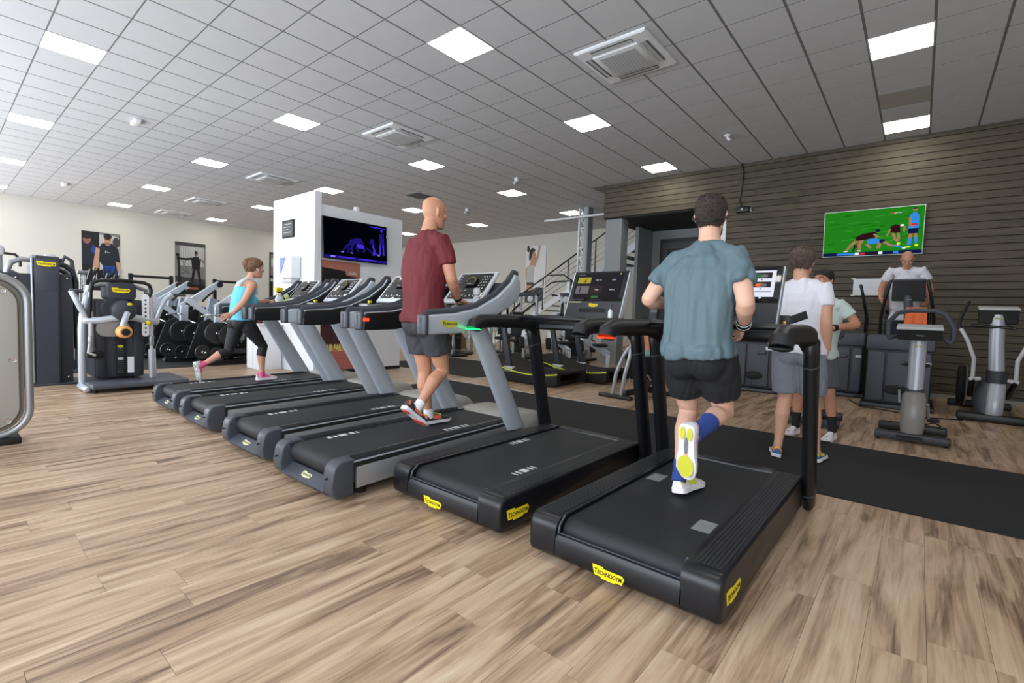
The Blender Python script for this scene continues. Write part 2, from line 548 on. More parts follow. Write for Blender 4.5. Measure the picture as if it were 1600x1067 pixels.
for (i, j), (x, y) in LIGHTS.items():
    if seen_size((x, y, CEIL), .6) <= 0 and not (-20 < i < 60 and y > -1): continue
    if proto is None: t = proto = make_light((x, y))
    else:
        t = copy_tree(proto); t.location = (x, y, CEIL)
    lb = LIGHT_LABELS.get((i, j))
    if lb is None:
        lb = 'small far LED panel, column %s from the wood wall and row %s from the windows' % (['first', 'second', 'third', 'fourth', 'fifth', 'sixth'][max(0, i // 7)] if i >= 0 else 'outermost', ['first', 'second', 'third', 'fourth', 'fifth', 'sixth', 'seventh'][max(0, (j + 15) // 5)])
    t['label'] = lb

def make_ac(loc):
    t = thing('air_conditioner', '', 'air conditioner', (loc[0], loc[1], CEIL), 0, 'ceiling cassette air conditioners')
    W = .475
    p = MB()
    p.loft([[(sx * a, sy * a, z) for sx, sy in ((-1, -1), (1, -1), (1, 1), (-1, 1))] for a, z in ((W, -.001), (W, -.018), (W - .02, -.033))])
    p.build('housing', M_WHITE, t, smooth=30)
    g = MB(); g.box((-.30, -.30, -.058), (.30, .30, -.034), .008); 
    gr = g.build('grille', mat('cassette white', (222, 223, 224), .5), t)
    s = MB()
    for k in range(18):
        y = -.23 + k * .027
        s.box((-.24, y, -.062), (.24, y + .012, -.057))
    stuff(s.build('grille_slat', mat('grille grey', (150, 151, 152), .6), gr, smooth=0))
    for k in range(4):
        R = Matrix.Rotation(k * PI / 2, 3, 'Z')
        f = MB(); a = [R @ V(q) for q in ((-.27, .335, -.036), (.27, .335, -.036), (.27, .415, -.036), (-.27, .415, -.036))]
        f.prism(a, (0, 0, -.003)); sl = f.build('air_slot', mat('slot grey', (96, 98, 102), .6), t, smooth=0)
        f = MB(); a = [R @ V(q) for q in ((-.265, .345, -.045), (.265, .345, -.045), (.265, .392, -.040), (-.265, .392, -.040))]
        f.prism(a, (0, 0, .004)); f.build('louver', M_LGREY, t, smooth=0)
    return t
AC_LABELS = ['nearest and largest ceiling cassette air conditioner, right of the top middle light', 'second cassette air conditioner above the bald man in red', 'third cassette air conditioner, above the left end of the white column', 'fourth cassette air conditioner further back along the row', 'farthest cassette air conditioner, close to the left wall']
proto = None
for (x, y), lb in zip(ac_spots, AC_LABELS):
    t = make_ac((x, y)) if proto is None else copy_tree(proto)
    proto = proto or t
    t.location = (x, y, CEIL); t['label'] = lb

# emergency lamps, sensors, cameras
def emergency(loc, lb):
    t = thing('emergency_lamp', lb, 'emergency lamp', loc, 0.0)
    MB().box((-.17, -.05, -.05), (.17, .05, 0), .012).build('housing', M_WHITE, t)
    MB().box((-.15, -.042, -.066), (.15, .042, -.048), .006).build('diffuser', mat('frosted cover', (236, 238, 238), .3), t)
emergency((-11.2, 2.5, CEIL), 'long white emergency lamp on the bright left part of the ceiling')
emergency((-19.0, 2.56, CEIL), 'small far emergency lamp on the ceiling near the left wall')
def sensor(loc, lb, rz=0):
    t = thing('ceiling_sensor', lb, 'sensor', loc, rz)
    MB().lathe([(.02, 0), (.055, -.001), (.055, -.02), (.03, -.035)], (0, 0, 0)).build('mount', M_WHITE, t)
    MB().tube([(0, 0, -.03), (.01, -.01, -.07), (.05, -.05, -.10)], [.02, .022, .028]).build('body', M_WHITE, t)
sensor((-2.82, 9.15, CEIL), 'small white spotlight sensor on the ceiling near the wood wall')
def dome(loc, lb):
    t = thing('ceiling_camera', lb, 'camera', loc)
    MB().box((-.05, -.05, -.10), (.05, .05, 0), .015).build('mount', M_WHITE, t)
    MB().tube([(0, .05, -.11), (0, -.09, -.14)], .042).build('body', M_LGREY, t)
dome((-7.7, 9.21, CEIL), 'white security camera hanging under the ceiling right of the bald man')
dome((-11.25, 11.05, CEIL), 'small far security camera on the ceiling left of the woman poster')
dark = thing('ceiling_vent', 'dark square ventilation grille in the ceiling, left of the bald head', 'vent', (-11.24, 9.1, CEIL))
MB().box((-.29, -.29, -.006), (.29, .29, .0)).build('frame', M_GREY, dark, smooth=0)
for k in range(7): MB().box((-.26, -.25 + k * .072, -.014), (.26, -.21 + k * .072, -.005)).build('slat', M_ANTH, dark, smooth=0)
# ------------------------------------------------------------------ treadmills
M_STRIPE = mat('belt stripe print', (205, 207, 208), .6)
M_RAIL = mat('ribbed foot rail', (32, 34, 38), .5, bump=.2, bscale=300)
M_GREENLED = emission('green status light', (40, 255, 120), 2.2)
M_REDLED = emission('red status light', (255, 60, 30), 2.2)
M_SCR = emission('screen dark', (38, 37, 42), .9)
M_SCRW = emission('screen white', (214, 218, 235), .95)
M_SCRY = emission('screen olive', (170, 160, 60), .8)
M_SCRG = emission('screen grey', (112, 110, 116), .8)
M_SCRD = emission('screen photo dark', (52, 46, 44), .9)
M_SCRGR = emission('screen green', (60, 110, 70), .9)
M_SCRO = emission('screen orange', (235, 110, 50), .9)
M_SCRB = emission('screen blue', (70, 110, 190), .9)
M_PRINT = mat('white legend print', (225, 227, 228), .5)

def ridge_profile(y0, y1, z0, z1, r, n=6):
    """side profile with a rounded rear top corner"""
    pts = [(y1, z0), (y1, z1)]
    pts += arc((y0 + r, z1 - r), r, 90, 180, n)
    pts += arc((y0 + r * .5, z0 + r * .5), r * .5, 180, 270, 3)
    return pts

def black_treadmill(x, label, led, screen_lit):
    t = thing('treadmill', label, 'treadmill', (x, 1.865, 0), 0, 'black treadmills')
    W, B = .455, .297
    for s in (-1, 1):
        prof = ridge_profile(0, 1.64, .035, .222, .06)
        lo, hi = (B, W) if s > 0 else (-W, -B)
        m = MB(); rg_ = []
        for xx, ins in ((B, 0), (W - .024, 0), (W - .013, .003), (W - .004, .010), (W, .022)):
            rg_.append([(s * xx, y, z) for y, z in ridge_profile(ins, 1.64 - ins * .3, .035 + ins * .3, .222 - ins * .6, .06)])
        m.loft(rg_)
        r = m.build('side_rail', M_SATIN, t, smooth=55)
        g = MB()
        for k in range(7):
            xx = lo + .022 + k * (hi - lo - .044) / 7
            g.box((xx, .075, .220), (xx + (hi - lo - .044) / 7 - .003, 1.60, .2245))
        g.build('foot_grip', M_RAIL, r, smooth=0)
    # rear cover between the rails, lip sloping down to the belt
    m = MB(); m.prism([(-B - .005, y, z) for y, z in [(.10, .03), (.10, .135), (.055, .14), (.03, .155), (.012, .150), (.0, .125)] + arc((.03, .065), .03, 180, 270, 3)], (2 * B + .01, 0, 0))
    rc = m.build('rear_cover', M_SATIN, t)
    m = MB(); m.prism([(-B + .004, .022, .1545), (-B + .004, .058, .1425), (-B + .004, .058, .146), (-B + .004, .022, .159)], (2 * B - .008, 0, 0))
    m.build('lip_strip', mat('lip slate', (74, 78, 88), .35), rc, smooth=0)
    for q in (-1, 1):
        m = MB(); m.tube([(q * (B - .001), .024, .152), (q * (B - .001), .034, .19), (q * (B - .001), .075, .222)], .006, 8); m.build('lip_edge', mat('lip slate', (74, 78, 88), .35), rc)
    # belt around the rear roller
    prof = [(1.62, .10), (1.62, .207)] + arc((.115, .147), .06, 90, 200, 8) + [(.12, .10)]
    m = MB(); m.prism([(-B + .006, y, z) for y, z in prof], (2 * B - .012, 0, 0))
    bt = m.build('belt', M_BELT, t)
    for ys, xs in ((.40, .19), (.92, -.27)):
        mk = MB()
        if screen_lit:
            mk.box((xs, ys, .2065), (xs + .085, ys + .14, .2076))
            mk.build('belt_marking', mat('blurred belt print', (128, 130, 132), .6, var=.35, vscale=30), bt, smooth=0)
        else:
            for k, w in enumerate((.012, .02, .05, .02, .012)):
                yy = ys + [0, .035, .075, .15, .19][k]
                mk = MB(); mk.prism([(xs, yy, .2065), (xs + .055, yy, .2065), (xs + .055, yy + w, .2065), (xs, yy + w, .2065)], (0, 0, .001))
                mk.build('belt_marking', M_STRIPE, bt, smooth=0)
    MB().box((-B, 1.60, .04), (B, 1.70, .222), .02).build('front_cover', M_SATIN, t)
    for a in (-1, 1):
        MB().box((a * .33 - .04, .2, 0), (a * .33 + .04, .3, .036), .008).build('foot', M_DARK, t)
        MB().box((a * .33 - .04, 1.4, 0), (a * .33 + .04, 1.5, .036), .008).build('foot', M_DARK, t)
    maker_logo(rc, (-.015 if screen_lit else -.065, -.001, .064), (1, 0, 0), (0, 0, 1), .155)
    maker_logo(t, (W + .001, .15, .116), (0, 1, 0), (0, 0, 1), .19)
    # uprights and handle arms
    for s in (-1, 1):
        px = s * .478
        up = MB().tube([(px, 1.72, .03), (px, 1.695, .12), (px, 1.46, 1.00), (px, 1.44, 1.07)], [.036, .041, .041, .042], 18, flat=(1.85, 1)).build('upright', M_SATIN, t)
        for h in (.115, .93):
            yy = 1.695 - (h - .12) * .235 / .88
            MB().tube([(px, yy + .001, h), (px, yy - .001, h + .008)], .0425, 18, flat=(1.85, 1), round_=False).build('joint_ring', M_ANTH, up)
        hx = s * .46
        arm = MB()
        arm.tube([(px, 1.45, 1.02), (hx, 1.42, 1.075), (hx, 1.35, 1.115), (hx, 1.2, 1.122), (hx, .90, 1.122), (hx, .78, 1.118), (hx, .715, 1.095), (hx, .70, 1.062)], [.045, .052, .058, .056, .050, .052, .056, .052], 18, round_=False)
        ar = arm.build('handle_arm', M_BLACK, t)
        MB().tube([(hx, .70, 1.064), (hx, .70, 1.056)], .054, 18, round_=False).build('status_light' if s < 0 else 'arm_cap', led if s < 0 else M_DARK, ar)
    bar = MB(); bar.box((-.44, 1.38, 1.06), (.44, 1.50, 1.15), .03, 3)
    cb = bar.build('crossbar', M_BLACK, t)
    MB().box((-.36, 1.374, 1.075), (.0, 1.385, 1.105), .004).build('trim_strip', M_ANTH, cb)
    MB().tube([(-.40, 1.20, 1.155), (.40, 1.20, 1.155)], .02, 14).build('grab_bar', M_SATIN, t)
    # console: lower tray panel and screen, leaning away
    tilt = Matrix.Rotation(math.radians(-22), 3, 'X')
    o0 = V((0, 1.56, 1.135))
    P = lambda x_, y_, z_: o0 + tilt @ V((x_, y_, z_))
    c = MB()
    c.prism([P(-.255, 0, 0), P(.255, 0, 0), P(.255, 0, .46), P(-.255, 0, .46)], tilt @ V((0, .045, 0)), .012, 3)
    co = c.build('console', M_ANTH if False else mat('console slate', (48, 49, 54), .45), t)
    for s in (-1, 1):
        MB().prism([P(s * .256 - .004, .004, .01), P(s * .256 + .004, .004, .01), P(s * .256 + .004, .004, .45), P(s * .256 - .004, .004, .45)], tilt @ V((0, .05, 0))).build('side_edge', M_SILVER, co, smooth=0)
    m = MB(); m.prism([P(-.246, -.004, .185), P(.246, -.004, .185), P(.246, -.004, .452), P(-.246, -.004, .452)], tilt @ V((0, .008, 0)), .003)
    sc = m.build('screen', M_GLASS_BLK, co)
    sh = [(M_SCR, rect(-.215, .205, .215, .435))]
    if not screen_lit:
        sh += [(M_SCRY, rect(-.20, .345, -.075, .40)), (M_SCR, [(-.135, .355), (-.115, .355), (-.125, .39)]), (M_SCRG, rect(-.20, .25, -.075, .32)), (M_SCRD, rect(-.165, .26, -.155, .31)), (M_SCRD, rect(-.06, .25, .055, .32)),
               (M_SCRGR, rect(-.035, .212, .025, .232)), (M_SCRY, ell(.19, .425, .008, .008))]
        sh += [(M_SCRG, rect(-.205, .418, -.14, .425))]
    else:
        sh = [(M_SCRW, rect(-.215, .225, .215, .435)), (M_SCR, rect(-.215, .418, .215, .435)), (M_SCR, rect(-.215, .205, .215, .226))]
        for k in range(3):
            for r_ in range(2):
                x0 = -.20 + k * .137; y0 = .358 - r_ * .068
                sh += [(M_SCRD, rect(x0, y0, x0 + .12, y0 + .042)), (M_SCRO if (k + r_) % 3 == 0 else M_SCRB if (k + r_) % 3 == 1 else M_SCRGR, ell(x0 + .05, y0 + .018, .035, .012)), (M_SCRG, ell(x0 + .075, y0 + .016, .022, .012)),
                       (M_SCRD, ell(x0 + .06, y0 - .011, .005, .005))]
        sh += [(M_SCRG, rect(-.20, .256, .20, .260))]
        for k in range(6): sh.append((M_SCRW, ell(-.16 + k * .06, .214, .008, .006)))
    flat_art('display', sc, P(0, -.0055, 0), (1, 0, 0), tilt @ V((0, 0, 1)), sh)
    if not screen_lit:
        for q, (tx, tz, wd) in enumerate((('NET TV', .372, .07), ('APPS', .372, .05), ('WEB', .285, .05), ('RUN 2', .285, .06))):
            lettering(tx, .016, M_SCRW, sc, P(.0 if q % 2 == 0 else .14, -.0085, tz), (1, 0, 0), tilt @ V((0, 0, 1)))
    m = MB(); m.tube([P(-.12, -.001, .105), P(.12, -.001, .105)], .017, 16, flat=(.25, 1) if False else (1, .25), up=tilt @ V((0, 1, 0))).build('slot', M_DARK, co)
    MB().prism([P(-.24, -.002, .172), P(-.12, -.002, .172), P(-.12, -.002, .180), P(-.24, -.002, .180)], tilt @ V((0, .003, 0))).build('label_strip', mat('cream label', (205, 196, 150), .6), co, smooth=0)
    maker_logo(co, P(0, -.002, .15), (1, 0, 0), tilt @ V((0, 0, 1)), .085)
    if screen_lit:
        MB().prism([P(-.2, -.0025, .135), P(-.12, -.0025, .135), P(-.12, -.0025, .16), P(-.2, -.0025, .16)], tilt @ V((0, .003, 0))).build('label_strip', M_RED, co, smooth=0)
    MB().box((-.26, 1.44, 1.145), (.26, 1.58, 1.16), .005).build('tray', M_BLACK, t)
    MB().prism([(.12, 1.43, 1.161), (.25, 1.43, 1.161), (.25, 1.445, 1.164), (.12, 1.445, 1.164)], (0, 0, .003)).build('tray_label', mat('cream label', (205, 196, 150), .6), t, smooth=0)
    return t
TM_A = black_treadmill(-.955, 'nearest black treadmill at the right with the man in teal running on it', M_REDLED, True)
TM_B = black_treadmill(-2.055, 'empty black treadmill with yellow badges, between the teal runner and the walking man', M_GREENLED, False)

ARM_OUT = [(.655, 1.02), (.66, 1.13), (.69, 1.155), (.93, 1.172), (1.156, 1.215), (1.38, 1.315), (1.542, 1.433), (1.592, 1.505), (1.63, 1.50), (1.665, 1.44), (1.672, 1.38), (1.635, 1.30), (1.51, 1.22), (1.35, 1.155), (1.07, 1.045), (.97, 1.025), (.73, 1.018)]
def silver_treadmill(label):
    t = thing('treadmill', label, 'treadmill', (0, 1.52, 0), 0, 'silver treadmills')
    W, B = .375, .268
    # frame with brushed side panels
    m = MB(); m.box((-W + .02, .12, .09), (W - .02, 1.75, .235), .01); m.build('frame', M_ANTH, t)
    for s in (-1, 1):
        MB().prism([(s * W - .012, .16, .07), (s * W - .012, 1.72, .13), (s * W - .012, 1.78, .245), (s * W - .012, .16, .205)], (.024, 0, 0), .004).build('side_panel', M_STEEL, t)
        m = MB(); m.prism([(s * W - .012, .10, .205), (s * W - .012, 1.72, .245), (s * W - .012, 1.72, .262), (s * W - .012, .10, .228)], (.022, 0, 0)).build('black_band', M_DARK, t)
        m = MB(); m.prism([(s * W - .010, .08, .232), (s * W - .010, 1.70, .264), (s * W - .010, 1.70, .270), (s * W - .010, .08, .242)], (.014, 0, 0)).build('bright_line', M_SILVER, t)
        # foot rail top with ribs
        lo, hi = (B, W) if s > 0 else (-W, -B)
        m = MB(); m.prism([(lo, .05, .225), (hi, .05, .225), (hi, .05, .243), (lo, .05, .250)], (0, 1.68, .028)); rl = m.build('foot_rail', mat('graphite foot rail', (58, 62, 70), .3, metal=.3), t)
        for k in range(5):
            xx = lo + .02 + k * .016
            g = MB(); g.prism([(xx, .16, .2455), (xx + .007, .16, .2455), (xx + .007, .16, .253), (xx, .16, .253)], (0, 1.5, .025)); g.build('rib', M_RAIL, rl, smooth=0)
        # rear end shoulder, rounded
        prof = arc((.07, .185), .07, 90, 175, 6) + [(-.012, .12), (.0, .06), (.03, .03), (.14, .035), (.14, .255)]
        lo, hi = (B + .005, W + .012) if s > 0 else (-W - .012, -B - .005)
        m = MB(); m.prism([(lo, y, z) for y, z in prof], (hi - lo, 0, 0), .012, 3); e = m.build('end_shoulder', M_ANTH, t)
        MB().tube([((lo + hi) / 2, -.02, .155), ((lo + hi) / 2, .0, .155)], .006, 8).build('screw_hole', M_DARK, e)
    m = MB(); m.prism([(-B - .006, y, z) for y, z in [(.12, .03), (.12, .10), (.075, .115), (-.004, .06), (.02, .03)]], (2 * B + .012, 0, 0), .004)
    tr = m.build('rear_tray', M_ANTH, t)
    n_ = V((0, -.055, .079)).normalized(); up = V((0, .079, .055)).normalized()
    maker_logo(tr, V((.0, .036, .0885)) + n_ * .002, (1, 0, 0), up, .12, plate=mat('pale badge', (216, 214, 170), .5))
    prof = [(1.72, .17), (1.72, .262)] + arc((.115, .180), .062, 92, 235, 9) + [(.14, .13)]
    m = MB(); m.prism([(-B + .008, y, z) for y, z in prof], (2 * B - .016, 0, 0)); bt = m.build('belt', M_BELT, t)
    for k, w in enumerate((.03, .02, .06, .03, .015)):
        y0 = .30 + [0, .05, .09, .18, .23][k]
        for xs, dy in ((-B + .03, 0), (B - .09, .75)):
            z = .2445 + (y0 + dy - .115) * .0125
            mk = MB()
            mk.prism([(xs, y0 + dy, z), (xs + .05, y0 + dy, z), (xs + .05, y0 + dy + w, z + w * .0125), (xs, y0 + dy + w, z + w * .0125)], (0, 0, .0012))
            mk.build('belt_marking', M_STRIPE, bt, smooth=0)
    # motor hood, low rounded
    rings = []
    for y, zt, hw in ((1.70, .25, .37), (1.74, .285, .385), (1.85, .30, .39), (2.05, .295, .385), (2.22, .26, .36), (2.31, .20, .32), (2.335, .10, .30)):
        rings.append([(-hw, y, .03), (hw, y, .03), (hw, y, zt - .07), (hw - .05, y, zt - .015), (hw - .12, y, zt), (-hw + .12, y, zt), (-hw + .05, y, zt - .015), (-hw, y, zt - .07)])
    m = MB(); m.loft(rings); hd = m.build('motor_hood', M_TAUPE, t, smooth=50)
    MB().lathe([(.001, 0), (.05, 0), (.05, .003), (.001, .004)], (.08, 1.98, .297), (V((1.3, 0, 0)), V((0, .62, 0)), V((0, 0, 1))), 20).build('oval_badge', M_DARK, hd)
    lettering('TG', .035, M_LGREY, hd, (.08, 1.98, .3025), (1, 0, 0), (0, 1, 0))
    # blade uprights
    for s in (-1, 1):
        ux = s * .385
        a0, a1, b0, b1 = (1.56, .25), (1.84, .24), (1.09, 1.06), (1.30, 1.08)
        def sect(c, d, z):
            n = 16
            return [(ux + .038 * math.cos(2 * PI * i / n), c + d * math.sin(2 * PI * i / n), z) for i in range(n)]
        rings = []
        for k in range(9):
            q = k / 8
            yc = (a0[0] + a1[0]) / 2 * (1 - q) + (b0[0] + b1[0]) / 2 * q - .0
            rings.append(sect(yc, .115 * (1 - q) + .10 * q, .20 * (1 - q) + 1.07 * q))
        m = MB(); m.loft(rings); m.build('upright', M_SILVER, t, smooth=50)
        # sweeping arm: silver shell outside, black pad inside and on top
        ax = s * .385
        lo = ax - .035 if s > 0 else ax - .035
        cen = V((0, 1.2, 1.18))
        m = MB(); m.prism([(ax - .034 * s, y, z) for y, z in ARM_OUT], (.07 * s, 0, 0), .014, 3); arm = m.build('arm', M_SILVER, t)
        inner = ARM_OUT
        m = MB(); m.prism([(ax - .062 * s, y, z - .004) for y, z in ARM_OUT], (.032 * s, 0, 0), .012, 3); m.build('inner_pad', M_BLACK, arm)
        top = [(.652, 1.155), (.69, 1.172), (.93, 1.188), (1.156, 1.232), (1.38, 1.332), (1.545, 1.452), (1.6, 1.522), (1.645, 1.512), (1.592, 1.50), (1.535, 1.43), (1.375, 1.31), (1.15, 1.21), (.925, 1.166), (.7, 1.150), (.665, 1.13)]
        m = MB()
        for k in range(len(top) // 2): pass
        pth = [(ax, .67, 1.03), (ax, .662, 1.12), (ax, .69, 1.156), (ax, .93, 1.173), (ax, 1.156, 1.216), (ax, 1.38, 1.316), (ax, 1.542, 1.436), (ax, 1.60, 1.508), (ax, 1.645, 1.50)]
        m.tube(pth, [.016] * len(pth), 12, flat=(2.6, 1.0)); m.build('arm_pad', M_ANTH, arm)
        MB().box((ax - .048, .632, 1.015), (ax + .048, .672, 1.158), .014, 3).build('end_cap', M_ANTH, arm)
        if s > 0:
            maker_logo(arm, (ax + .0365, .87, 1.095), (0, 1, 0), (0, 0, 1), .16, plate=mat('olive badge', (196, 186, 70), .5))
        else:
            MB().box((ax + .045, .655, 1.085), (ax + .066, .70, 1.11), .003).build('status_light', M_DARK, arm)
    # dashboard between the arms
    m = MB(); prof = [(1.345, 1.10), (1.37, 1.19), (1.46, 1.28), (1.60, 1.44), (1.66, 1.44), (1.66, 1.36), (1.55, 1.22), (1.42, 1.08)]
    m.prism([(-.355, y, z) for y, z in prof], (.71, 0, 0), .015, 2); db = m.build('dashboard', M_ANTH, t)
    tl = V((0, .215, .255)).normalized(); nn = V((0, -tl.z, tl.y))
    Q = lambda x_, h, d=0.0: V((x_, 1.395, 1.24)) + tl * h + nn * d
    m = MB(); m.prism([Q(-.235, 0, .005), Q(.235, 0, .005), Q(.225, .36, .005), Q(-.225, .36, .005)], nn * .03, .012, 3); bz = m.build('bezel', mat('bezel pale silver', (206, 210, 216), .35, metal=.2), db)
    m = MB(); m.prism([Q(-.197, .042, .036), Q(.197, .042, .036), Q(.192, .335, .036), Q(-.192, .335, .036)], nn * .003, .003); pn = m.build('display_panel', M_GLASS_BLK, bz)
    sh = []
    for r_ in range(5):
        for c_ in range(3): sh.append((M_PRINT, rect(-.185 + .0, .30 - r_ * .035, -.185 + .012 + .008 * ((r_ * 2 + c_) % 3), .304 - r_ * .035)))
    for r_ in range(5):
        for c_ in range(3): sh.append((M_PRINT, ell(.115 + c_ * .03, .29 - r_ * .035, .007, .006, 8)))
    for k in range(7): sh.append((M_PRINT, rect(-.15 + k * .045, .052 + .01 * (k % 2), -.138 + k * .045, .066 + .01 * (k % 2))))
    sh += [(M_SCRD, ell(-.01, .24, .07, .06, 20)), (mat('display amber', (150, 140, 80), .5), ell(-.01, .24, .055, .047, 20)), (M_GLASS_BLK, ell(-.01, .24, .047, .04, 20)), (M_GLASS_BLK, rect(-.08, .18, .06, .225)), (M_PRINT, rect(-.035, .20, .015, .206)), (M_SCRGR, rect(.06, .12, .075, .126)), (M_SCRO, rect(-.06, .12, -.045, .126)), (M_PRINT, rect(-.02, .12, .01, .124))]
    lg = flat_art('legend', pn, Q(0, 0, .0395), (1, 0, 0), tl, sh)
    stuff(lg)
    m = MB(); m.tube([(-.34, 1.20, 1.215), (.34, 1.20, 1.215)], .019, 14); gb = m.build('grab_bar', M_SATIN, t)
    for a in (-1, 1):
        MB().tube([(a * .10, 1.20, 1.215), (a * .24, 1.20, 1.215)], .021, 14).build('pulse_sensor', M_STEEL, gb)
        MB().box((a * .17 - .165, 1.225, 1.09), (a * .17 + .165, 1.40, 1.135), .012).build('bottle_tray', M_BLACK, t)
    for a in (-1, 1):
        for y in (.25, 2.1): MB().tube([(a * .28, y, 0), (a * .28, y, .10)], .035, 12, round_=False).build('foot', M_DARK, t)
    return t
S_X = [(-3.0, 'nearest silver treadmill, with the man in the dark red shirt walking on it'), (-4.04, 'second silver treadmill from the right, empty, just behind the man in red'),
       (-5.24, 'third silver treadmill from the right, empty, next to the walking woman'), (-6.28, 'farthest silver treadmill, with the woman in the turquoise top striding on it')]
proto = silver_treadmill(S_X[0][1])
proto.location.x = S_X[0][0]
SILVER = [proto]
for x, lb in S_X[1:]:
    c = copy_tree(proto); c.location.x = x; c['label'] = lb; SILVER.append(c)
for k_, y_, s_ in ((1, 1.56, 1.0), (2, 1.59, 1.04), (3, 1.62, 1.05)):
    SILVER[k_].location.y = y_; SILVER[k_].scale.y = s_
# one of the status lights is lit red on the left arm of the nearest silver machine
for ch in SILVER[0].children:
    if ch.name.startswith('arm'):
        for g in ch.children:
            if g.name.startswith('status_light'):
                g.data = g.data.copy(); g.data.materials.clear(); g.data.materials.append(M_REDLED)
# ------------------------------------------------------------------ mats, column, screens, posters, stairs
def mat_thing(lo, hi, lb, z=.008):
    t = MB().box((lo[0], lo[1], 0.0006), (hi[0], hi[1], z)).build('rubber_mat', M_RUBBER, smooth=0)
    return tag(t, lb, 'mat', 'black rubber gym mats')
mat_thing((-6.15, 3.95), (EAST - .02, 5.74), 'long black rubber runner mat lying in front of the treadmills')
mat_thing((-9.2, 6.30), (-6.15, 8.6), 'black rubber mat beyond the white column, left of the curved treadmills')
mat_thing((-17.0, 1.2), (-10.3, 7.6), 'black rubber mat under the plate loaded machines by the left wall')
tag(MB().box((-6.15, 5.745, .0006), (-3.0, 5.79, .004)).build('floor_line', M_WHITE, smooth=0), 'thin white line along the far edge of the long black mat', 'floor line')

# white column block carrying the television
struct(MB().box((-9.62, 4.28, 0), (-8.06, 4.40, 3.18)).build('wall_column_end', M_WHITE, smooth=0))
struct(MB().box((-8.9, 4.40, 0), (-8.08, 6.13, 2.975)).build('wall_column', M_WHITE, smooth=0))
struct(MB().box((-8.08, 4.40, 0.0), (-8.066, 6.13, .06)).build('baseboard_column', M_DARK, smooth=0))
CX = -8.08
def tv(name, lb, right, up, origin, w, h, frame_m, art):
    """origin: centre of the screen front"""
    t = thing(name, lb, 'television', origin)
    M = frame_matrix((0, 0, 0), right, up); R3 = M.to_3x3(); n = R3 @ V((0, 0, 1))
    m = MB(); m.prism([R3 @ V((x, y, -.045)) for x, y in rect(-w / 2 - .012, -h / 2 - .016, w / 2 + .012, h / 2 + .012)], n * .044, .005); m.build('casing', frame_m, t)
    flat_art('screen', t, n * .0005, right, up, art(w, h))
    m = MB(); m.prism([R3 @ V((x, y, -.068)) for x, y in rect(-.2, -.1, .2, .1)], n * .03); m.build('wall_bracket', M_DARK, t, smooth=0)
    return t
E_BK = emission('broadcast black', (4, 4, 14), .5); E_V = emission('broadcast violet', (62, 44, 205), .9); E_V2 = emission('broadcast pale violet', (130, 120, 240), .95); E_V3 = emission('broadcast deep violet', (28, 20, 110), .9)
E_GR = emission('pitch green', (34, 132, 28), .75); E_GR2 = emission('pitch green dark', (28, 108, 22), .75); E_GR3 = emission('pitch light', (52, 150, 40), .75)
E_SK = emission('broadcast skin', (170, 120, 90), .8); E_MAR = emission('broadcast maroon', (48, 18, 26), .8); E_BL = emission('broadcast sky blue', (50, 130, 215), .9); E_NV = emission('broadcast navy', (16, 26, 70), .8); E_WH = emission('broadcast white', (232, 236, 240), .9); E_YL = emission('broadcast yellow', (205, 225, 70), .9); E_RD = emission('broadcast red', (190, 40, 60), .9)
def scrum(k, s, P_):
    """players bending over the ball, drawn on the screen; k maps roles to materials"""
    S, L, B_, N, W = k
    f = lambda pts: [P_(x, y) for x, y in pts]
    return [(L, f(stroke([(.375, .18), (.345, .24), (.32, .09)], .03, .02))), (S, f(stroke([(.36, .33), (.30, .24), (.25, .12)], .05, .022))), (S, f(stroke([(.41, .34), (.385, .24), (.39, .12)], .045, .025))),
            (W, f(ell(.245, .10, .026, .012, 10, 15))), (W, f(ell(.385, .10, .024, .011, 10, -20))),
            (L, f([(.34, .33), (.35, .42), (.42, .48), (.53, .51), (.56, .47), (.54, .38), (.44, .34)])), (S, f(stroke([(.53, .46), (.57, .38)], .03))), (N, f(ell(.565, .53, .026, .034))),
            (B_, f([(.46, .28), (.47, .35), (.55, .36), (.60, .33), (.61, .25), (.50, .24)])), (S, f(stroke([(.46, .25), (.50, .15)], .03))), (S, f(stroke([(.60, .28), (.575, .14)], .035))), (N, f(ell(.615, .29, .03, .045))),
            (S, f(stroke([(.63, .28), (.70, .19), (.78, .17)], .035))), (B_, f(stroke([(.73, .18), (.82, .14)], .03))), (W, f(ell(.83, .12, .02, .015)))]
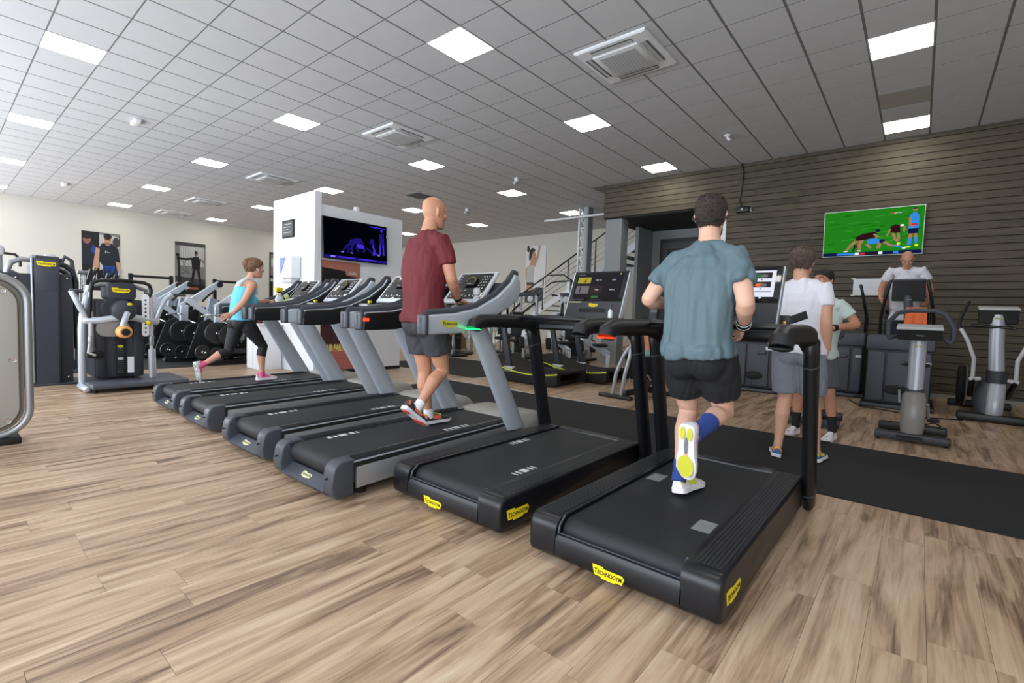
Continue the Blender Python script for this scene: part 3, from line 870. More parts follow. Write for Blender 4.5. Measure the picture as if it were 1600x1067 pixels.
def art_green(w, h):
    P_ = lambda x, y: ((x - .5) * w, (y - .5) * h)
    rg = random.Random(3)
    sh = [(E_GR, rect(-w / 2, -h / 2, w / 2, h / 2))]
    for k in range(46):
        x, y = rg.random() * .9, .12 + rg.random() * .8
        sh.append((E_GR2 if k % 2 else E_GR3, [P_(*p) for p in ell(x + .05, y, .03 + .05 * rg.random(), .012, 8, 10)]))
    sh += scrum((E_SK, E_MAR, E_BL, E_NV, E_WH), 1, P_)
    f = lambda pts: [P_(x, y) for x, y in pts]
    sh += [(E_SK, f(stroke([(.72, .45), (.735, .33), (.765, .27)], .03))), (E_SK, f(stroke([(.765, .45), (.775, .36), (.77, .28)], .025))), (E_MAR, f([(.68, .50), (.69, .60), (.73, .64), (.78, .62), (.785, .46), (.73, .45)])), (E_SK, f(stroke([(.69, .54), (.655, .40)], .018))), (E_SK, f(stroke([(.78, .60), (.825, .58), (.82, .47)], .02))), (E_WH, f(ell(.80, .61, .02, .02))), (E_YL, f(ell(.775, .22, .018, .03)))]
    sh += [(E_SK, f(stroke([(.885, .42), (.875, .20)], .035))), (E_SK, f(stroke([(.93, .42), (.94, .22)], .032))), (E_BL, f(stroke([(.882, .32), (.878, .18)], .034))), (E_BL, f(stroke([(.935, .34), (.94, .22)], .032))), (E_YL, f(ell(.865, .14, .03, .018))), (E_YL, f(ell(.945, .17, .018, .025))), (E_NV, f(rect(.86, .42, .955, .55))), (E_BL, f([(.86, .53), (.865, .80), (.90, .86), (.93, .86), (.955, .78), (.955, .53)])), (E_RD, f(rect(.87, .585, .945, .63))), (E_SK, f(stroke([(.87, .76), (.875, .60), (.905, .55)], .025))), (E_SK, f(ell(.91, .92, .022, .035))), (E_NV, f(ell(.91, .945, .022, .018)))]
    sh += [(E_NV, rect(-w / 2, -h / 2, w / 2, -.425 * h)), (E_BL, f(rect(.15, .015, .36, .06))), (E_WH, f(rect(.345, .012, .385, .065))), (E_RD, f(rect(.395, .015, .445, .06))), (E_MAR, f(rect(.455, .015, .58, .06))), (E_WH, f(rect(.585, .012, .625, .065))), (E_BL, f(rect(.73, .015, .78, .065))), (E_RD, f(ell(.70, .885, .02, .014)))]
    return sh
def art_violet(w, h):
    P_ = lambda x, y: ((x - .5) * w, (y - .5) * h)
    f = lambda pts: [P_(x, y) for x, y in pts]
    sh = [(E_BK, rect(-w / 2, -h / 2, w / 2, h / 2))]
    sh += scrum((E_V3, E_V3, E_V, E_BK, E_V2), 1, lambda x, y: P_(x + .03, y + .08))
    sh += [(E_V3, f([(.70, .48), (.72, .62), (.78, .62), (.80, .46)])), (E_V, f(stroke([(.76, .46), (.79, .30), (.77, .18)], .03))), (E_V3, f([(.87, .50), (.87, .80), (.95, .80), (.96, .50)])), (E_V, f(stroke([(.89, .50), (.885, .22)], .025))), (E_V, f(stroke([(.94, .50), (.945, .22)], .025))), (E_V, f(ell(.91, .87, .02, .04)))]
    sh += [(E_V3, rect(-w / 2, -h / 2, w / 2, -.43 * h)), (E_V, f(rect(.21, .03, .46, .06))), (E_V, f(rect(.53, .03, .80, .06))), (E_V2, f(rect(.09, .025, .16, .06))), (E_V, f(rect(.72, .93, .97, .955)))]
    return sh
tvA = tv('television', 'black television on the white column showing a violet rugby scene', (0, 1, 0), (-.05, 0, 1), (CX + .09, 5.05, 2.41), 1.29, .70, M_GLASS_BLK, art_violet)
tvB = tv('television', 'white framed television on the wood wall showing green rugby pitch', (1, 0, 0), (0, -.10, 1), (-.77, NORTH - .115, 2.855), 1.43, .80, mat('television white frame', (236, 238, 236), .4), art_green)
for body, x, wd in (('NSW', -.42, .08), ('NEW SOUTH WALES', -.24, .2), ('12', -.135, .03), ('MAL 0', -.08, .06), ('QUEENSLAND', .02, .16), ('20', .105, .03), ('00:11:48', .20, .10)):
    lettering(body, .03, E_NV if body in ('12', '20') else E_WH, tvB, V((x * 1.43, 0, 0)) + frame_matrix((0, 0, 0), (1, 0, 0), (0, -.10, 1)).to_3x3() @ V((0, -.462 * .8, .028)), (1, 0, 0), (0, -.10, 1), width=wd * 1.2)
lettering('rugby live', .03, E_WH, tvB, V((.35, 0, 0)) + frame_matrix((0, 0, 0), (1, 0, 0), (0, -.10, 1)).to_3x3() @ V((0, .385 * .8, .028)), (1, 0, 0), (0, -.10, 1), width=.12)

def poster(lb, origin, right, up, w, h, shapes, name='poster'):
    t = thing(name, lb, 'poster', origin)
    R3 = frame_matrix((0, 0, 0), right, up).to_3x3(); n = R3 @ V((0, 0, 1))
    m = MB(); m.prism([R3 @ V((x, y, -.012)) for x, y in rect(-w / 2, -h / 2, w / 2, h / 2)], n * .012); m.build('board', M_DARK, t, smooth=0)
    flat_art('print', t, n * .0006, right, up, [(m_, [((x - .5) * w, (y - .5) * h) for x, y in p]) for m_, p in shapes])
    return t
pm = lambda nm, c: mat('print ' + nm, c, .45)
P_BK, P_GY, P_DG, P_LG, P_SK, P_SK2, P_NV, P_RY, P_WH, P_BR, P_OR = pm('black', (18, 18, 20)), pm('grey', (120, 122, 122)), pm('dark grey', (58, 58, 60)), pm('pale grey', (186, 188, 186)), pm('skin', (190, 148, 122)), pm('shaded skin', (138, 100, 82)), pm('navy', (28, 34, 48)), pm('royal blue', (30, 66, 140)), pm('white', (226, 227, 228)), pm('hair', (30, 24, 22)), pm('rust', (150, 84, 50))
# poster of two athletes
rg = random.Random(5)
sh = [(P_BK, rect(0, 0, 1, 1)), (P_LG, [(.45, .35), (.45, .98), (.98, .95), (1, .5)]), (P_GY, rect(.45, .96, 1, 1)),
      (P_NV, [(.0, .45), (.0, .78), (.12, .82), (.30, .78), (.42, .68), (.36, .40)]), (P_RY, [(.24, .66), (.28, .79), (.42, .70), (.40, .60)]), (P_SK2, ell(.13, .86, .10, .075)), (P_BR, ell(.13, .905, .10, .04)),
      (P_DG, ell(.90, .85, .10, .09)), (P_NV, [(.42, .52), (.40, .70), (.52, .82), (.75, .84), (.96, .74), (1, .5), (.9, .42), (.55, .42)]), (P_SK, [(.36, .74), (.46, .72), (.42, .40), (.30, .30), (.26, .36)]), (P_SK, [(.88, .52), (.99, .50), (1, .30), (.94, .26)]),
      (P_SK, ell(.67, .87, .10, .085)), (P_BR, ell(.67, .94, .115, .05)), (P_SK2, ell(.67, .82, .07, .02)), (P_BR, rect(.58, .878, .76, .89)), (P_RY, [(.52, .27), (.54, .43), (.86, .44), (.92, .28)]), (P_LG, rect(.60, .655, .63, .695)), (P_LG, rect(.65, .655, .66, .695)), (P_LG, rect(.68, .655, .72, .67))]
for k in range(70):
    x, y = rg.random(), rg.random() * .36
    sh.append((P_BK if k % 3 else P_LG, ell(x, y, .05 + .03 * rg.random(), .008 + .01 * rg.random(), 6, rg.random() * 90)))
poster('tall dark poster of two athletes in navy shirts on the left wall', (WEST + .014, 4.0, 2.56), (0, 1, 0), (0, 0, 1), 1.06, 2.06, sh)
sh = [(P_GY, rect(0, 0, 1, 1)), (P_LG, rect(.15, .55, .95, .95)), (P_DG, [(0, .35), (1, .30), (1, .05), (0, .05)]), (P_DG, rect(0, .93, 1, 1)), (P_BK, rect(0, 0, 1, .20))]
for k in range(12): sh.append((P_GY, rect(.08 * k + .02, .5, .08 * k + .03, .95)))
sh += [(P_BK, [(.55, .50), (.52, .68), (.60, .74), (.76, .74), (.84, .66), (.80, .48)]), (P_BK, stroke([(.56, .70), (.35, .68), (.05, .68)], .04)), (P_SK2, stroke([(.82, .70), (.95, .64)], .04)), (P_SK2, ell(.68, .79, .055, .045)), (P_BR, ell(.68, .82, .055, .03)),
       (P_BK, stroke([(.62, .50), (.56, .30), (.56, .18)], .10, .05)), (P_BK, stroke([(.74, .50), (.80, .32), (.84, .18)], .10, .05)), (P_BK, stroke([(.10, .72), (.12, .5), (.14, .25)], .07)), (P_BK, ell(.08, .75, .06, .035)), (P_DG, stroke([(.2, .66), (.42, .45), (.2, .4)], .015)), (P_DG, stroke([(.35, .66), (.2, .5), (.45, .4)], .015)), (P_OR, rect(.40, .10, .75, .14))]
poster('grey poster of an athlete pulling ropes on the left wall, beside the rack', (WEST + .014, 6.78, 2.56), (0, 1, 0), (0, 0, 1), 1.06, 2.06, sh)
poster('dark edge of a third poster on the left wall, beside the white column', (WEST + .014, 10.4, 2.56), (0, 1, 0), (0, 0, 1), 1.06, 2.06, [(P_BK, rect(0, 0, 1, 1)), (P_GY, rect(.05, .5, .9, .96)), (P_DG, ell(.4, .55, .25, .3)), (P_LG, ell(.12, .78, .05, .1)), (P_LG, ell(.1, .4, .06, .04))])
# woman poster on the back wall
sh = [(P_WH, rect(0, 0, 1, 1)), (P_SK, stroke([(.42, .66), (.60, .82), (.68, 1.0)], .12, .09)), (P_SK, [(.06, .62), (.10, .50), (.06, .38), (0, .42), (0, .62)]), (P_LG, [(.06, .64), (.22, .68), (.40, .66), (.44, .60), (.42, .36), (.06, .36)]), (P_SK, [(.20, .66), (.40, .66), (.36, .78), (.24, .76)]), (P_SK, ell(.36, .82, .13, .10)), (P_BR, [(.14, .80), (.16, .92), (.28, .965), (.42, .95), (.46, .91), (.34, .89), (.28, .82), (.24, .76), (.16, .74)]), (P_BR, ell(.10, .95, .07, .06)), (P_BR, stroke([(.40, .84), (.46, .84)], .015)), (P_SK2, stroke([(.42, .77), (.48, .775)], .02)),
      (P_DG, [(.06, .30), (.06, .36), (.44, .36), (.44, .31)]), (P_SK, rect(.06, .23, .40, .31)), (P_BK, [(0, 0), (0, .21), (.40, .23), (.55, .27), (.92, .26), (.94, .06), (.62, 0)])]
pw = poster('white poster of a woman stretching in a white top, behind the stairs', (-12.36, BACK - .014, 2.86), (1, 0, 0), (0, 0, 1), 1.03, 2.36, sh)
lettering('tone', .17, P_DG, pw, (.30, -.006, -.28), (1, 0, 0), (0, 0, 1))

# tall club poster on the column, under the television
R_BR, R_MR, R_SAL, R_YE = pm('terracotta', (176, 112, 98)), pm('maroon', (70, 38, 46)), pm('salmon', (184, 110, 104)), pm('lemon', (236, 232, 120))
sh = [(R_BR, rect(0, 0, 1, 1)), (P_BK, [(.02, .30), (.02, .935), (.60, .915), (.64, .875), (.96, .865), (.98, .84), (.98, .30)]), (R_MR, rect(.02, .22, .98, .55)), (P_DG, ell(.42, .60, .36, .17)), (P_SK2, ell(.40, .74, .17, .075)), (P_LG, [(.16, .755), (.18, .80), (.28, .835), (.42, .835), (.50, .80), (.56, .765), (.40, .765)]), (P_DG, [(.50, .80), (.56, .77), (.60, .765), (.58, .79)]), (P_SK, ell(.50, .725, .07, .02)), (R_SAL, rect(0, 0, 1, .17)), (P_DG, rect(.10, .10, .80, .104)), (P_WH, rect(.68, .89, .90, .897))]
pc = poster('tall terracotta club poster on the white column, under the television', (CX + .014, 4.79, 1.045), (0, 1, 0), (0, 0, 1), .77, 1.95, sh)
lettering('CLUB PARTENAIRE', .17, R_YE, pc, (.003, -.005, -.585), (0, 1, 0), (0, 0, 1), width=.71, bold=.03)
lettering('LES MILLS', .17, P_WH, pc, (.003, -.165, -.735), (0, 1, 0), (0, 0, 1), width=.39, bold=.03)
lettering('LES MILLS', .05, P_WH, pc, (.003, .24, .79), (0, 1, 0), (0, 0, 1), width=.17)

# things on the column's end wall
t = thing('picture_frame', 'small dark framed notice high on the white column', 'picture', (-9.0, 4.28, 2.60))
MB().box((-.22, -.025, -.16), (.22, 0, .16), .005).build('frame', M_DARK, t)
flat_art('print', t, (0, -.026, 0), (1, 0, 0), (0, 0, 1), [(P_DG, rect(-.19, -.13, .19, .13))] + [(P_LG, rect(-.15, .08 - k * .05, -.15 + .30 - .06 * (k % 3), .09 - k * .05)) for k in range(4)])
t = thing('towel_dispenser', 'white and blue paper dispenser on the white column', 'dispenser', (-8.74, 4.28, 1.86))
MB().box((-.22, -.19, -.18), (.22, 0, .23), .04, 3).build('cover', M_WHITE, t)
MB().prism([(-.20, -.193, .19), (.02, -.193, .19), (-.12, -.193, -.05), (-.20, -.193, -.10)], (0, -.004, 0)).build('blue_panel', mat('dispenser blue', (88, 104, 190), .3), t, smooth=0)
MB().box((-.17, -.16, -.26), (.17, -.02, -.18), .02).build('outlet', M_LGREY, t)
MB().prism([(-.07, -.11, -.26), (.07, -.11, -.26), (.04, -.10, -.36), (-.05, -.10, -.36)], (0, .004, 0)).build('paper', M_WHITE, t, smooth=0)
t = thing('wall_camera', 'small white camera on top edge of the column television panel', 'camera', (-8.3, 5.22, 2.975))
MB().box((-.04, -.04, 0), (.04, .04, .03)).build('mount', M_WHITE, t, smooth=0); MB().box((-.03, -.04, .03), (.06, .04, .12), .012).build('body', M_WHITE, t)
t = thing('light_switch', 'small double switch plate low on the white column', 'switch', (-8.30, 4.28, .62))
MB().box((-.10, -.012, -.10), (.10, 0, .10), .004).build('plate', M_LGREY, t)
for a in (-.045, .045): MB().box((a - .03, -.018, -.06), (a + .03, -.011, .06), .003).build('switch', M_WHITE, t)

# low white cabinet at the column
t = thing('cabinet', 'low white cabinet beside the white column, behind the woman', 'cabinet', (-9.52, 4.06, 0))
MB().box((-.25, -.2, 0), (.31, .2, .80), .004).build('body', M_WHITE, t)
MB().box((-.27, -.22, .80), (.33, .21, .84), .006).build('top', mat('cabinet top', (196, 196, 190), .5), t)
MB().box((-.24, -.206, .03), (.02, -.2, .78), .002).build('door', M_WHITE, t); MB().box((.04, -.206, .03), (.30, -.2, .78), .002).build('door', M_WHITE, t)
MB().box((-.264, -.19, .0), (-.25, .19, .80)).build('side_panel', mat('cream laminate', (205, 198, 172), .5), t, smooth=0)
t = thing('bottle', 'dark red bottle standing on the low white cabinet', 'bottle', (-9.60, 4.02, .842))
MB().lathe([(.03, 0), (.034, .02), (.034, .12), (.014, .17), (.014, .20)], (0, 0, 0)).build('body', mat('dark red glass', (90, 20, 26), .2), t); MB().lathe([(.015, .20), (.015, .225)], (0, 0, 0)).build('cap', M_DARK, t)
# bits on the wood wall
t = thing('notice_sheet', 'blank white sheet taped to the wood wall under the television', 'paper', (-.775, NORTH - .024, 1.885))
MB().box((-.215, -.003, -.15), (.215, 0, .15)).build('sheet', mat('paper', (228, 232, 238), .7), t, smooth=0)
for a in (-1, 1):
    for b in (-1, 1): MB().box((a * .215 - .03, -.005, b * .15 - .012), (a * .215 + .03, -.003, b * .15 + .016)).build('tape', mat('paper tape', (220, 216, 200), .7), t, smooth=0)
flat_art('faint_lines', t, (0, -.0035, 0), (1, 0, 0), (0, 0, 1), [(mat('faint ink', (190, 200, 220), .7), rect(-.17, .08 - .05 * k, .17, .083 - .05 * k)) for k in range(4)])
t = thing('wall_sensor', 'small black box sensor with a cable, high on the wood wall', 'sensor', (-2.965, NORTH - .022, 3.50))
MB().box((-.13, -.14, -.055), (.13, 0, .055), .01).build('body', M_BLACK, t); MB().box((-.155, -.03, -.04), (.155, .0, .04), .004).build('bracket', M_STEEL, t)
MB().lathe([(.001, 0), (.022, 0), (.022, -.01)], (0, -.14, 0), 'Y').build('lens', M_CHROME, t)
MB().tube([(-.03, -.02, .05), (-.06, -.02, .12), (-.09, -.025, .22), (-.06, -.02, .40), (-.05, -.02, .62), (-.04, -.02, .80), (-.085, -.02, .965)], .013, 8).build('cable', M_BLACK, t)

# passage under the fascia
struct(MB().box((-6.22, NORTH + .02, 0), (-5.78, NORTH + .36, FASC - .04)).build('wall_pillar', M_DARKGREY, smooth=0))
struct(MB().box((-5.99, 12.2, 0), (-5.90, 13.1, FASC - .04)).build('wall_stub', M_DARKGREY, smooth=0))
struct(MB().box((-5.99, 13.1, 0), (OPX1 + .3, 13.25, FASC - .04)).build('wall_passage', M_DARKGREY, smooth=0))
struct(MB().box((OPX1, NORTH + .25, 0), (OPX1 + .1, 13.1, FASC - .04)).build('wall_passage_side', M_DARKGREY, smooth=0))
dr = struct(MB().box((-5.66, 13.06, 0), (-3.66, 13.11, 3.38)).build('door_1', mat('door frame', (40, 42, 44), .5), smooth=0))
for k in range(2):
    x0 = -5.58 + k * .94
    lf = MB().box((x0, 13.03, .02), (x0 + .90, 13.065, 3.28), .004).build('door_leaf', mat('door grey', (84, 88, 90), .5), dr)
    for z0, z1 in ((.25, 1.5), (1.7, 3.1)): MB().box((x0 + .16, 13.024, z0), (x0 + .74, 13.036, z1)).build('pane', mat('door glass', (70, 74, 76), .06), lf, smooth=0)
    MB().tube([(x0 + (.82 if k == 0 else .08), 12.99, 1.0), (x0 + (.82 if k == 0 else .08), 12.99, 1.3)], .014, 10).build('handle', M_STEEL, lf)
t = thing('notice', 'small white notice on the grey wall beside the passage door', 'notice', (-5.76, 13.098, 1.42))
MB().box((-.09, -.004, -.06), (.09, 0, .06)).build('sheet', M_WHITE, t, smooth=0)
flat_art('ink', t, (0, -.0045, 0), (1, 0, 0), (0, 0, 1), [(M_GREY, rect(-.07, .03 - .025 * k, .06, .036 - .025 * k)) for k in range(4)])

# staircase behind, its rail, the lattice column and a white beam
SY, SL = 13.5, .584
zf = lambda x: .95 + (x + 10.75) * SL
st = thing('staircase', 'white staircase with thin dark metal railings rising to the right', 'staircase', (-11.4, SY, 0))
loc = lambda x, y, z: (x + 11.4, y - SY, z)
def flat_bar(name, y, x0, x1, up0, up1, th, m):
    MB().prism([loc(x0, y, max(.0, zf(x0) + up0)), loc(x1, y, zf(x1) + up0), loc(x1, y, zf(x1) + up1), loc(x0, y, max(.05, zf(x0) + up1))], (0, th, 0)).build(name, m, st, smooth=0)
flat_bar('stringer', SY, -12.2, -6.5, -.14, .10, .05, M_WHITE); flat_bar('stringer', SY + 1.2, -12.2, -6.5, -.14, .10, .05, M_WHITE)
x = -12.1
while x < -6.6:
    MB().box(loc(x, SY + .05, zf(x) - .03), loc(x + .30, SY + 1.2, zf(x) + .01)).build('tread', mat('stair tread', (90, 92, 94), .6), st, smooth=0); x += .29
for h in (.28, .46, .64, .82):
    MB().tube([loc(-11.6, SY - .02, zf(-11.6) + h), loc(-6.5, SY - .02, zf(-6.5) + h)], .011, 6).build('rail_wire', M_STEEL, st)
MB().tube([loc(-11.7, SY - .02, zf(-11.7) + 1.02), loc(-6.5, SY - .02, zf(-6.5) + 1.02)], .026, 8).build('handrail', M_BLACK, st)
for x in (-11.2, -9.95, -8.95, -7.95, -6.95): MB().tube([loc(x, SY - .02, zf(x) - .05), loc(x, SY - .02, zf(x) + 1.02)], .02, 6).build('rail_post', M_ANTH, st)
t = thing('lattice_column', 'pale steel lattice column in front of the stairs', 'column', (-8.05, 12.9, 0))
MB().box((-.18, -.05, 0), (-.135, .05, CEIL - .002)).build('chord', M_WHITE, t, smooth=0); MB().box((.06, -.12, 0), (.16, .12, CEIL - .002)).build('chord', mat('steel paint', (165, 170, 170), .5), t, smooth=0)
MB().box((.16, -.12, 0), (.22, .14, CEIL - .002)).build('flange', M_DARKGREY, t, smooth=0)
for k in range(15):
    z = .1 + k * .29
    MB().tube([(-.12, 0, z + .29), (.06, 0, z)], .02, 6).build('lacing', M_WHITE, t); MB().box((-.12, -.02, z - .012), (.06, .02, z + .018)).build('strut', M_WHITE, t, smooth=0)
struct(MB().box((-9.25, 12.47, 4.105), (-6.28, 12.53, 4.155)).build('trim_3', M_WHITE, smooth=0))
# ------------------------------------------------------------------ strength machines on the left
def bolts(parent, pts, axis='X', r=.012):
    m = MB()
    for p in pts: m.lathe([(.0005, .006), (r, .004), (r, -.004), (.0005, -.004)], p, axis, 8)
    return stuff(m.build('bolt_heads', M_CHROME, parent))
def rrect(y0, z0, y1, z1, r, n=5):
    return arc((y1 - r, z1 - r), r, 0, 90, n) + arc((y0 + r, z1 - r), r, 90, 180, n) + arc((y0 + r, z0 + r), r, 180, 270, n) + arc((y1 - r, z0 + r), r, 270, 360, n)

# rounded machine shroud in the left foreground
t = thing('machine_shroud', 'tall rounded grey machine side panel cut off by the left edge', 'gym machine', (-5.56, 0, 0))
outer = rrect(-.75, .045, .54, 1.375, .22, 8)
inner = rrect(-.66, .13, .455, 1.29, .17, 8)
m = MB()
path = [(0.0, y, z) for y, z in rrect(-.725, .072, .514, 1.349, .205, 8)]
m.tube(path + path[:2], .027, 12, flat=(1, 1), round_=False); m.build('frame_tube', M_STEEL, t)
m = MB(); m.prism([(-.05, y, z) for y, z in rrect(-.69, .10, .485, 1.32, .19, 8)], (.05, 0, 0)); m.build('dark_rim', mat('dark taupe', (112, 108, 100), .5), t)
m = MB(); m.prism([(-.02, y, z) for y, z in inner], (.045, 0, 0), .008); pn = m.build('side_panel', mat('satin taupe panel', (168, 165, 158), .4), t)
for y, z in ((.37, 1.23), (.42, .68), (.385, .19), (-.2, 1.25), (-.2, .17)):
    m = MB(); m.lathe([(.0005, .004), (.013, .002), (.022, .004), (.026, -.003)], (.026, y, z), 'X', 14); m.build('screw', M_CHROME, pn)
MB().box((-.25, .30, 0), (.05, .46, .055), .01).build('foot', M_DARK, t)
MB().box((-.25, -.6, 0), (.05, -.44, .055), .01).build('foot', M_DARK, t)

# tall dark weight tower
M_SHROUD = mat('dark slate shroud', (56, 60, 70), .45, bump=.1, bscale=300)
M_SHROUD2 = mat('darker slate shroud', (44, 47, 55), .5)
t = thing('weight_tower', 'tall dark slate weight tower with a yellow badge, behind the foreground panel', 'gym machine', (-9.0, 1.02, 0))
m = MB(); m.loft([[(x, s1, z) for x, s1 in ((-.5, -w), (.0 - .04, -w), (.0, -w + .03), (.0, w - .03), (-.04, w), (-.5, w))] for z, w in ((.03, .135), (1.2, .138), (1.71, .138), (1.745, .13))]); sh_ = m.build('shroud', M_SHROUD, t, smooth=25)
MB().box((-.002, -.118, 1.28), (.006, .118, 1.70), .004).build('cap_panel', mat('slate cap', (64, 68, 78), .4), sh_)
MB().tube([(-.01, -.139, .05), (-.01, -.14, 1.60), (-.02, -.135, 1.70), (-.06, -.12, 1.745)], .014, 8).build('edge_trim', M_STEEL, sh_)
maker_logo(t, (.008, .0, 1.64), (0, 1, 0), (0, 0, 1), .20)
for y0, y1, zt in ((.142, .262, 1.52), (-.45, -.142, 1.50)):
    m = MB(); m.prism([(-.45, y0, .02), (-.06, y0, .02), (-.06, y1, .02), (-.45, y1, .02)], (0, 0, zt - .02), .008); sp = m.build('side_shroud', M_SHROUD2, t)
    for z in (.10, zt - .06): MB().tube([(-.055, (y0 + y1) / 2 + .01, z), (-.052, (y0 + y1) / 2 + .01, z)], .012, 8).build('screw', M_CHROME, sp)
MB().tube([(-.15, -.10, 1.69), (-.15, -.22, 1.69), (-.15, -.32, 1.64), (-.15, -.36, 1.52), (-.15, -.36, .6)], .034, 12).build('bent_tube', M_STEEL, t)
MB().tube([(-.15, .10, 1.66), (-.15, .20, 1.645), (-.15, .285, 1.57), (-.15, .315, 1.42), (-.15, .32, .5)], .034, 12).build('bent_tube', mat('dark tube', (40, 42, 48), .4), t)
MB().tube([(-.3, .12, 1.60), (-.3, .22, 1.56), (-.3, .26, 1.50), (-.3, .26, 1.0)], .03, 10).build('bent_tube', M_ANTH, t)
for y in (.40, .44): MB().tube([(-.35, y, .02), (-.35, y, 1.56)], .014, 10).build('guide_rod', M_CHROME, t)
MB().box((-.40, .36, 1.55), (-.30, .48, 1.60), .01).build('rod_bracket', M_STEEL, t)
MB().box((-.42, .32, .3), (-.30, .40, 1.05), .02).build('lower_cover', M_STEEL, t)
MB().box((-.55, -.5, 0), (.02, .50, .03), .005).build('base_plate', M_ANTH, t)
# a second machine head seen above and behind it
t = thing('pulley_machine', 'machine head with handles showing above and left of the dark tower', 'gym machine', (-10.6, .62, 0))
MB().tube([(0, .05, .0), (0, .05, 1.80), (0, .08, 1.90)], .055, 12).build('mast', M_STEEL, t)
MB().box((-.06, -.02, 1.80), (.06, .12, 1.95), .025).build('pulley_head', M_LGREY, t)
MB().tube([(0, -.9, 1.72), (0, -.2, 1.70), (0, .0, 1.68)], .04, 10).build('boom', M_ANTH, t)
MB().tube([(0, .10, 1.84), (0, .24, 1.83), (0, .29, 1.76), (0, .29, 1.66)], .02, 8).build('handle', M_BLACK, t)
for k in range(5): MB().ball((0, -.18 - .1 * k, 1.60 - .04 * (k % 2)), .045, 8).build('grip_ball', M_BLACK, t)
MB().tube([(0.05, -.3, 1.55), (.05, .2, 1.56), (.05, .3, 1.50)], .03, 8).build('lower_boom', M_ANTH, t)
MB().box((-.15, -.5, 0), (.15, .3, .05), .01).build('base_plate', M_ANTH, t)
MB().box((-.12, .52, .05), (.05, .86, 1.74), .03).build('far_shroud', M_STEEL, t)
MB().box((-.06, .56, 1.72), (.02, .70, 1.88), .03).build('far_head', M_LGREY, t); MB().box((-.04, .60, 1.76), (.03, .76, 1.82), .01).build('far_label', M_DARK, t)
MB().tube([(0, .74, 1.70), (0, .80, 1.86), (0, .88, 1.80), (0, .90, 1.60), (0, .9, .05)], .03, 10).build('bent_tube', M_ANTH, t)

# standing kick machine with the orange roller
t = thing('kick_machine', 'grey standing hip machine with orange roller pad and yellow badge', 'gym machine', (-8.3, 1.66, 0))
L = lambda d: [(x, y - 1.66, z) for x, y, z in d]
m = MB(); m.prism(L([(-.55, 1.39, .14), (-.02, 1.39, .14), (-.02, 1.92, .14), (-.55, 1.92, .14)]), (0, 0, 1.06), .03); bd = m.build('weight_cover', M_SHROUD, t)
for a, b in ((1.40, 1.50), (1.80, 1.91)): MB().box((-.03, a - 1.66, .15), (.012, b - 1.66, 1.17), .012).build('cover_rib', M_SHROUD2, bd)
m = MB(); m.prism(L([(-.35, y, z) for y, z in rrect(1.515, 1.19, 1.835, 1.43, .06)]), (.38, 0, 0), .02); hd = m.build('head_cover', M_SHROUD, t)
maker_logo(hd, (.033, .005, 1.32), (0, 1, 0), (0, 0, 1), .20)
MB().tube(L([(.03, 1.34, .95), (.03, 1.35, 1.30), (.03, 1.37, 1.40), (.03, 1.43, 1.435), (.03, 1.67, 1.455), (.03, 1.92, 1.44), (.03, 1.98, 1.41), (.03, 2.0, 1.34), (.03, 1.99, 1.25)]), .024, 12).build('hoop_handle', M_BLACK, t)
MB().tube(L([(-.1, 1.38, 1.37), (-.1, 1.48, 1.39), (-.1, 1.86, 1.38), (-.1, 1.97, 1.34), (-.1, 1.99, 1.2)]), .03, 12).build('rear_hoop', M_STEEL, t)
for y in (1.345, 2.0):
    MB().tube(L([(.03, y, .10 if y > 1.9 else .45), (.03, y, 1.28)]), .022, 12).build('front_post', M_LGREY, t)
    MB().tube(L([(.03, y, .58), (.03, y, .70)]), .03, 12).build('post_sleeve', M_STEEL, t)
MB().tube(L([(-.05, 1.27, .06), (-.05, 1.27, .80), (-.05, 1.28, .95), (-.05, 1.35, 1.35)]), .042, 12).build('side_frame', M_SILVER, t)
MB().tube(L([(.0, 2.02, .12), (.0, 2.01, .50)]), .045, 12).build('rear_leg', M_SILVER, t)
MB().tube(L([(.0, 1.30, .91), (.03, 1.45, .915), (.08, 1.63, .96), (.08, 1.80, .96), (.03, 1.95, .915), (.0, 2.07, .91)]), .048, 14).build('cross_arm', M_SILVER, t)
MB().tube(L([(.0, 1.31, .95), (.0, 1.25, 1.08), (.0, 1.17, 1.28)]), .034, 12).build('side_arm', M_SILVER, t); MB().tube(L([(.0, 1.16, 1.29), (.0, 1.27, 1.285)]), .028, 10).build('side_grip', M_ANTH, t)
MB().tube(L([(.0, 2.06, .93), (.0, 2.11, 1.08), (.0, 2.17, 1.22), (.0, 2.25, 1.29)]), .034, 12).build('side_arm', M_SILVER, t); MB().tube(L([(.0, 2.24, 1.295), (.0, 2.42, 1.29)]), .02, 10).build('side_grip', M_ANTH, t)
m = MB(); m.lathe([(.001, .10), (.09, .098), (.135, .07), (.145, .0), (.14, -.06), (.001, -.06)], (.06, .02, 1.05), 'X', 26); m.build('cam_cover', M_SHROUD, t)
m = MB(); m.lathe([(.001, .03), (.13, .028), (.15, .0), (.14, -.04), (.001, -.04)], (.02, -.07, 1.07), 'X', 26); m.build('cam_back', M_SHROUD2, t)
MB().lathe([(.001, .012), (.028, .01), (.03, 0)], (.16, .07, 1.14), (V((0, 1, 0)), V((0, 0, .6)), V((1, 0, 0))), 16).build('cam_badge', M_YELLOW, t)
MB().tube(L([(.18, 1.70, 1.02), (.22, 1.66, .92), (.25, 1.63, .83)]), .035, 12).build('lever', M_SILVER, t)
m = MB(); m.lathe([(.035, -.10), (.072, -.09), (.082, -.05), (.082, .06), (.065, .10), (.04, .105)], (.28, -.02, .775), 'X', 22); rp = m.build('roller_pad', M_ORANGE, t)
